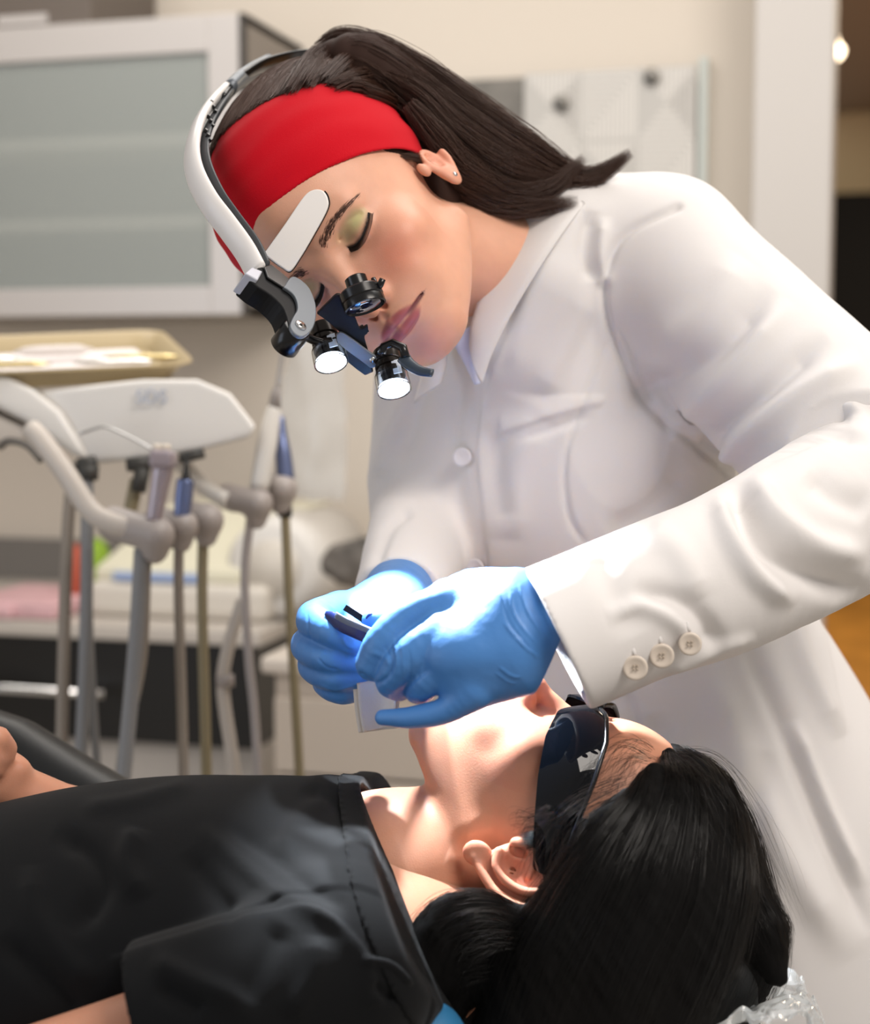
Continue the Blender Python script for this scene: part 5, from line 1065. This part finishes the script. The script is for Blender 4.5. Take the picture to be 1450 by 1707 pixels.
    h = hand_piece('air_water_syringe', 'air and water syringe with a thin bent tip, left of the handpieces', [(256, 868, 1655), (264, 820, 1655), (272, 775, 1655)], [8.5, 9.5, 12], M_HPM)
    s = Sdf(C(230, 800, 1660) - [0, 0, 60], C(320, 720, 1650) + [0, 0, 60], 2); s.add(rbox(C(272, 766, 1655), (26, 34, 20), basis((0, 0, 1), (.05, 1, 0)), 6)); V, Q = s.mesh(1); addmesh('head', V, Q, mat('mauve_head', '9a8f95', rough=.35), h)
    MB().add(*tube(spline([C(258, 752, 1655), C(215, 728, 1655), C(177, 712, 1655), C(160, 714, 1655), C(132, 724, 1655)], 20), 1.6, 8)).build('tip', M_SILVER, h)
    for dx in (-8, 6): MB().add(*lathe(C(270 + dx, 748, 1650), (0, 1, 0), [(-3, 5), (3, 5.4), (5, 4)], 16)).build('button', mat('ivory_button', 'ddd3c4', rough=.4), h)
    h = hand_piece('dental_handpiece', 'short blue steel handpiece with a black pointed tip', [(303, 862, 1690), (306, 830, 1690), (309, 800, 1690)], [9, 10, 9.5], M_HPB); MB().add(*tube([C(309, 802, 1690), C(310, 795, 1690), C(311, 780, 1690), C(311, 768, 1690)], [9, 5, 3, 2], 14)).build('nose', M_BLACK, h)
    h = hand_piece('dental_handpiece', 'slim blue-grey handpiece standing rightmost in its holder', [(476, 800, 1825), (472, 755, 1825), (469, 725, 1825), (467, 695, 1825)], [11, 9.5, 7, 5], M_HPB)
    h = hand_piece('scaler_handpiece', 'tall white handpiece with a grey cone and thin cord above it', [(432, 815, 1800), (445, 740, 1800), (455, 690, 1800), (458, 680, 1800)], [11, 12, 9, 8], M_UN); MB().add(*tube([C(457, 682, 1800), C(459, 660, 1800), C(462, 645, 1800)], [7.5, 6, 4], 14)).build('cone', mat('grey_cone', '8a8380', rough=.5), h); MB().add(*tube(spline([C(462, 648, 1800), C(468, 610, 1800), C(474, 570, 1800), C(478, 530, 1810), C(478, 300, 1850)], 16), 3.2, 8)).build('cord', mat('grey_cord', 'a39e9a', rough=.6), h)
    # instrument tray
    tr = thing('instrument_tray', W(C(140, 610, 1850))[0], 'beige plastic instrument tray on top of the white unit', 'tray')
    def tp(x, z, y=0.): return TC + TB @ np.array([x, y, z])
    TC = C(92, 594, 1900); TB = basis((.335, -.27, .9), (.02, .95, .28))[:, [0, 2, 1]] * [1, 1, 1]
    def rr_(hx, hz, r, y, n=8):
        o = []
        for cx, cz, a0 in ((hx - r, hz - r, 0), (-hx + r, hz - r, 90), (-hx + r, -hz + r, 180), (hx - r, -hz + r, 270)):
            for k in range(n): a = math.radians(a0 + 90 * k / (n - 1)); o.append(tp(cx + r * math.cos(a), cz + r * math.sin(a), y))
        return o
    prof = [(-14, 118, 88, 22), (-14, 128, 98, 28), (6, 140, 110, 30), (8, 150, 120, 34), (5, 150.5, 120.5, 34), (3, 140.5, 110.5, 30), (-17, 128, 98, 28), (-17, 118, 88, 22)]
    L_ = [rr_(hx, hz, r, y) for y, hx, hz, r in prof]; n = len(L_[0]); V = np.concatenate(L_); F = [(i * n + j, i * n + (j + 1) % n, (i + 1) * n + (j + 1) % n, (i + 1) * n + j) for i in range(len(L_) - 1) for j in range(n)] + [tuple(range(n))[::-1], tuple(range((len(L_) - 1) * n, len(L_) * n))]
    o = MB().add(V, F).build('tray', mat('beige_plastic', 'b5a37f', rough=.4), tr); autosmooth(o, 50)
    wp = rr_(110, 80, 10, -10); MB().add(*slab(wp, TB @ np.array([0, 1.5, 0]))).build('paper_liner', mat('white_paper', 'e9e3e2', rough=.8), tr, smooth=False)
    rng = np.random.RandomState(2); MG = mat('brass_tint_steel', 'c9b98a', rough=.25, metal=.9); MC = mat('clear_pack', 'd9d2ce', rough=.3)
    names = [('steel mirror with brass coloured ring nearest the left frame edge', -95, 60, MG), ('steel probe lying at the back of the tray', -60, 78, M_SILVER), ('brass handled scaler along the rear rim', 60, 70, MG), ('thick pale wrapped instrument across the middle of the tray', 0, -10, MC), ('steel tweezers near the right rim of the tray', 95, 30, M_SILVER)]
    for i, (lb, x, z, m_) in enumerate(names):
        a = tp(x - 48, z + rng.uniform(-8, 8), 0 + 4); b = tp(x + 48, z + rng.uniform(-8, 8), 6); it = thing('hand_instrument', W((a + b) / 2)[0], lb, 'instrument', 'instruments on the tray')
        P = spline([a, (a + b) / 2 + [0, .5, 0], b], 16); r = np.array([1, 1.6, 3.2, 3.8, 3.8, 3.6, 3.8, 3.8, 3.6, 3.8, 3.8, 3.6, 3.4, 3.0, 1.6, .8]) * (1.7 if m_ is MC else 1.0)
        MB().add(*tube(P, r, 12)).build('handle', m_, it); MB().add(*tube(spline([b, b + [6, 1, 0], b + [9, 5, 1]], 6), [1, .8, .3], 8)).build('working_tip', M_SILVER, it)
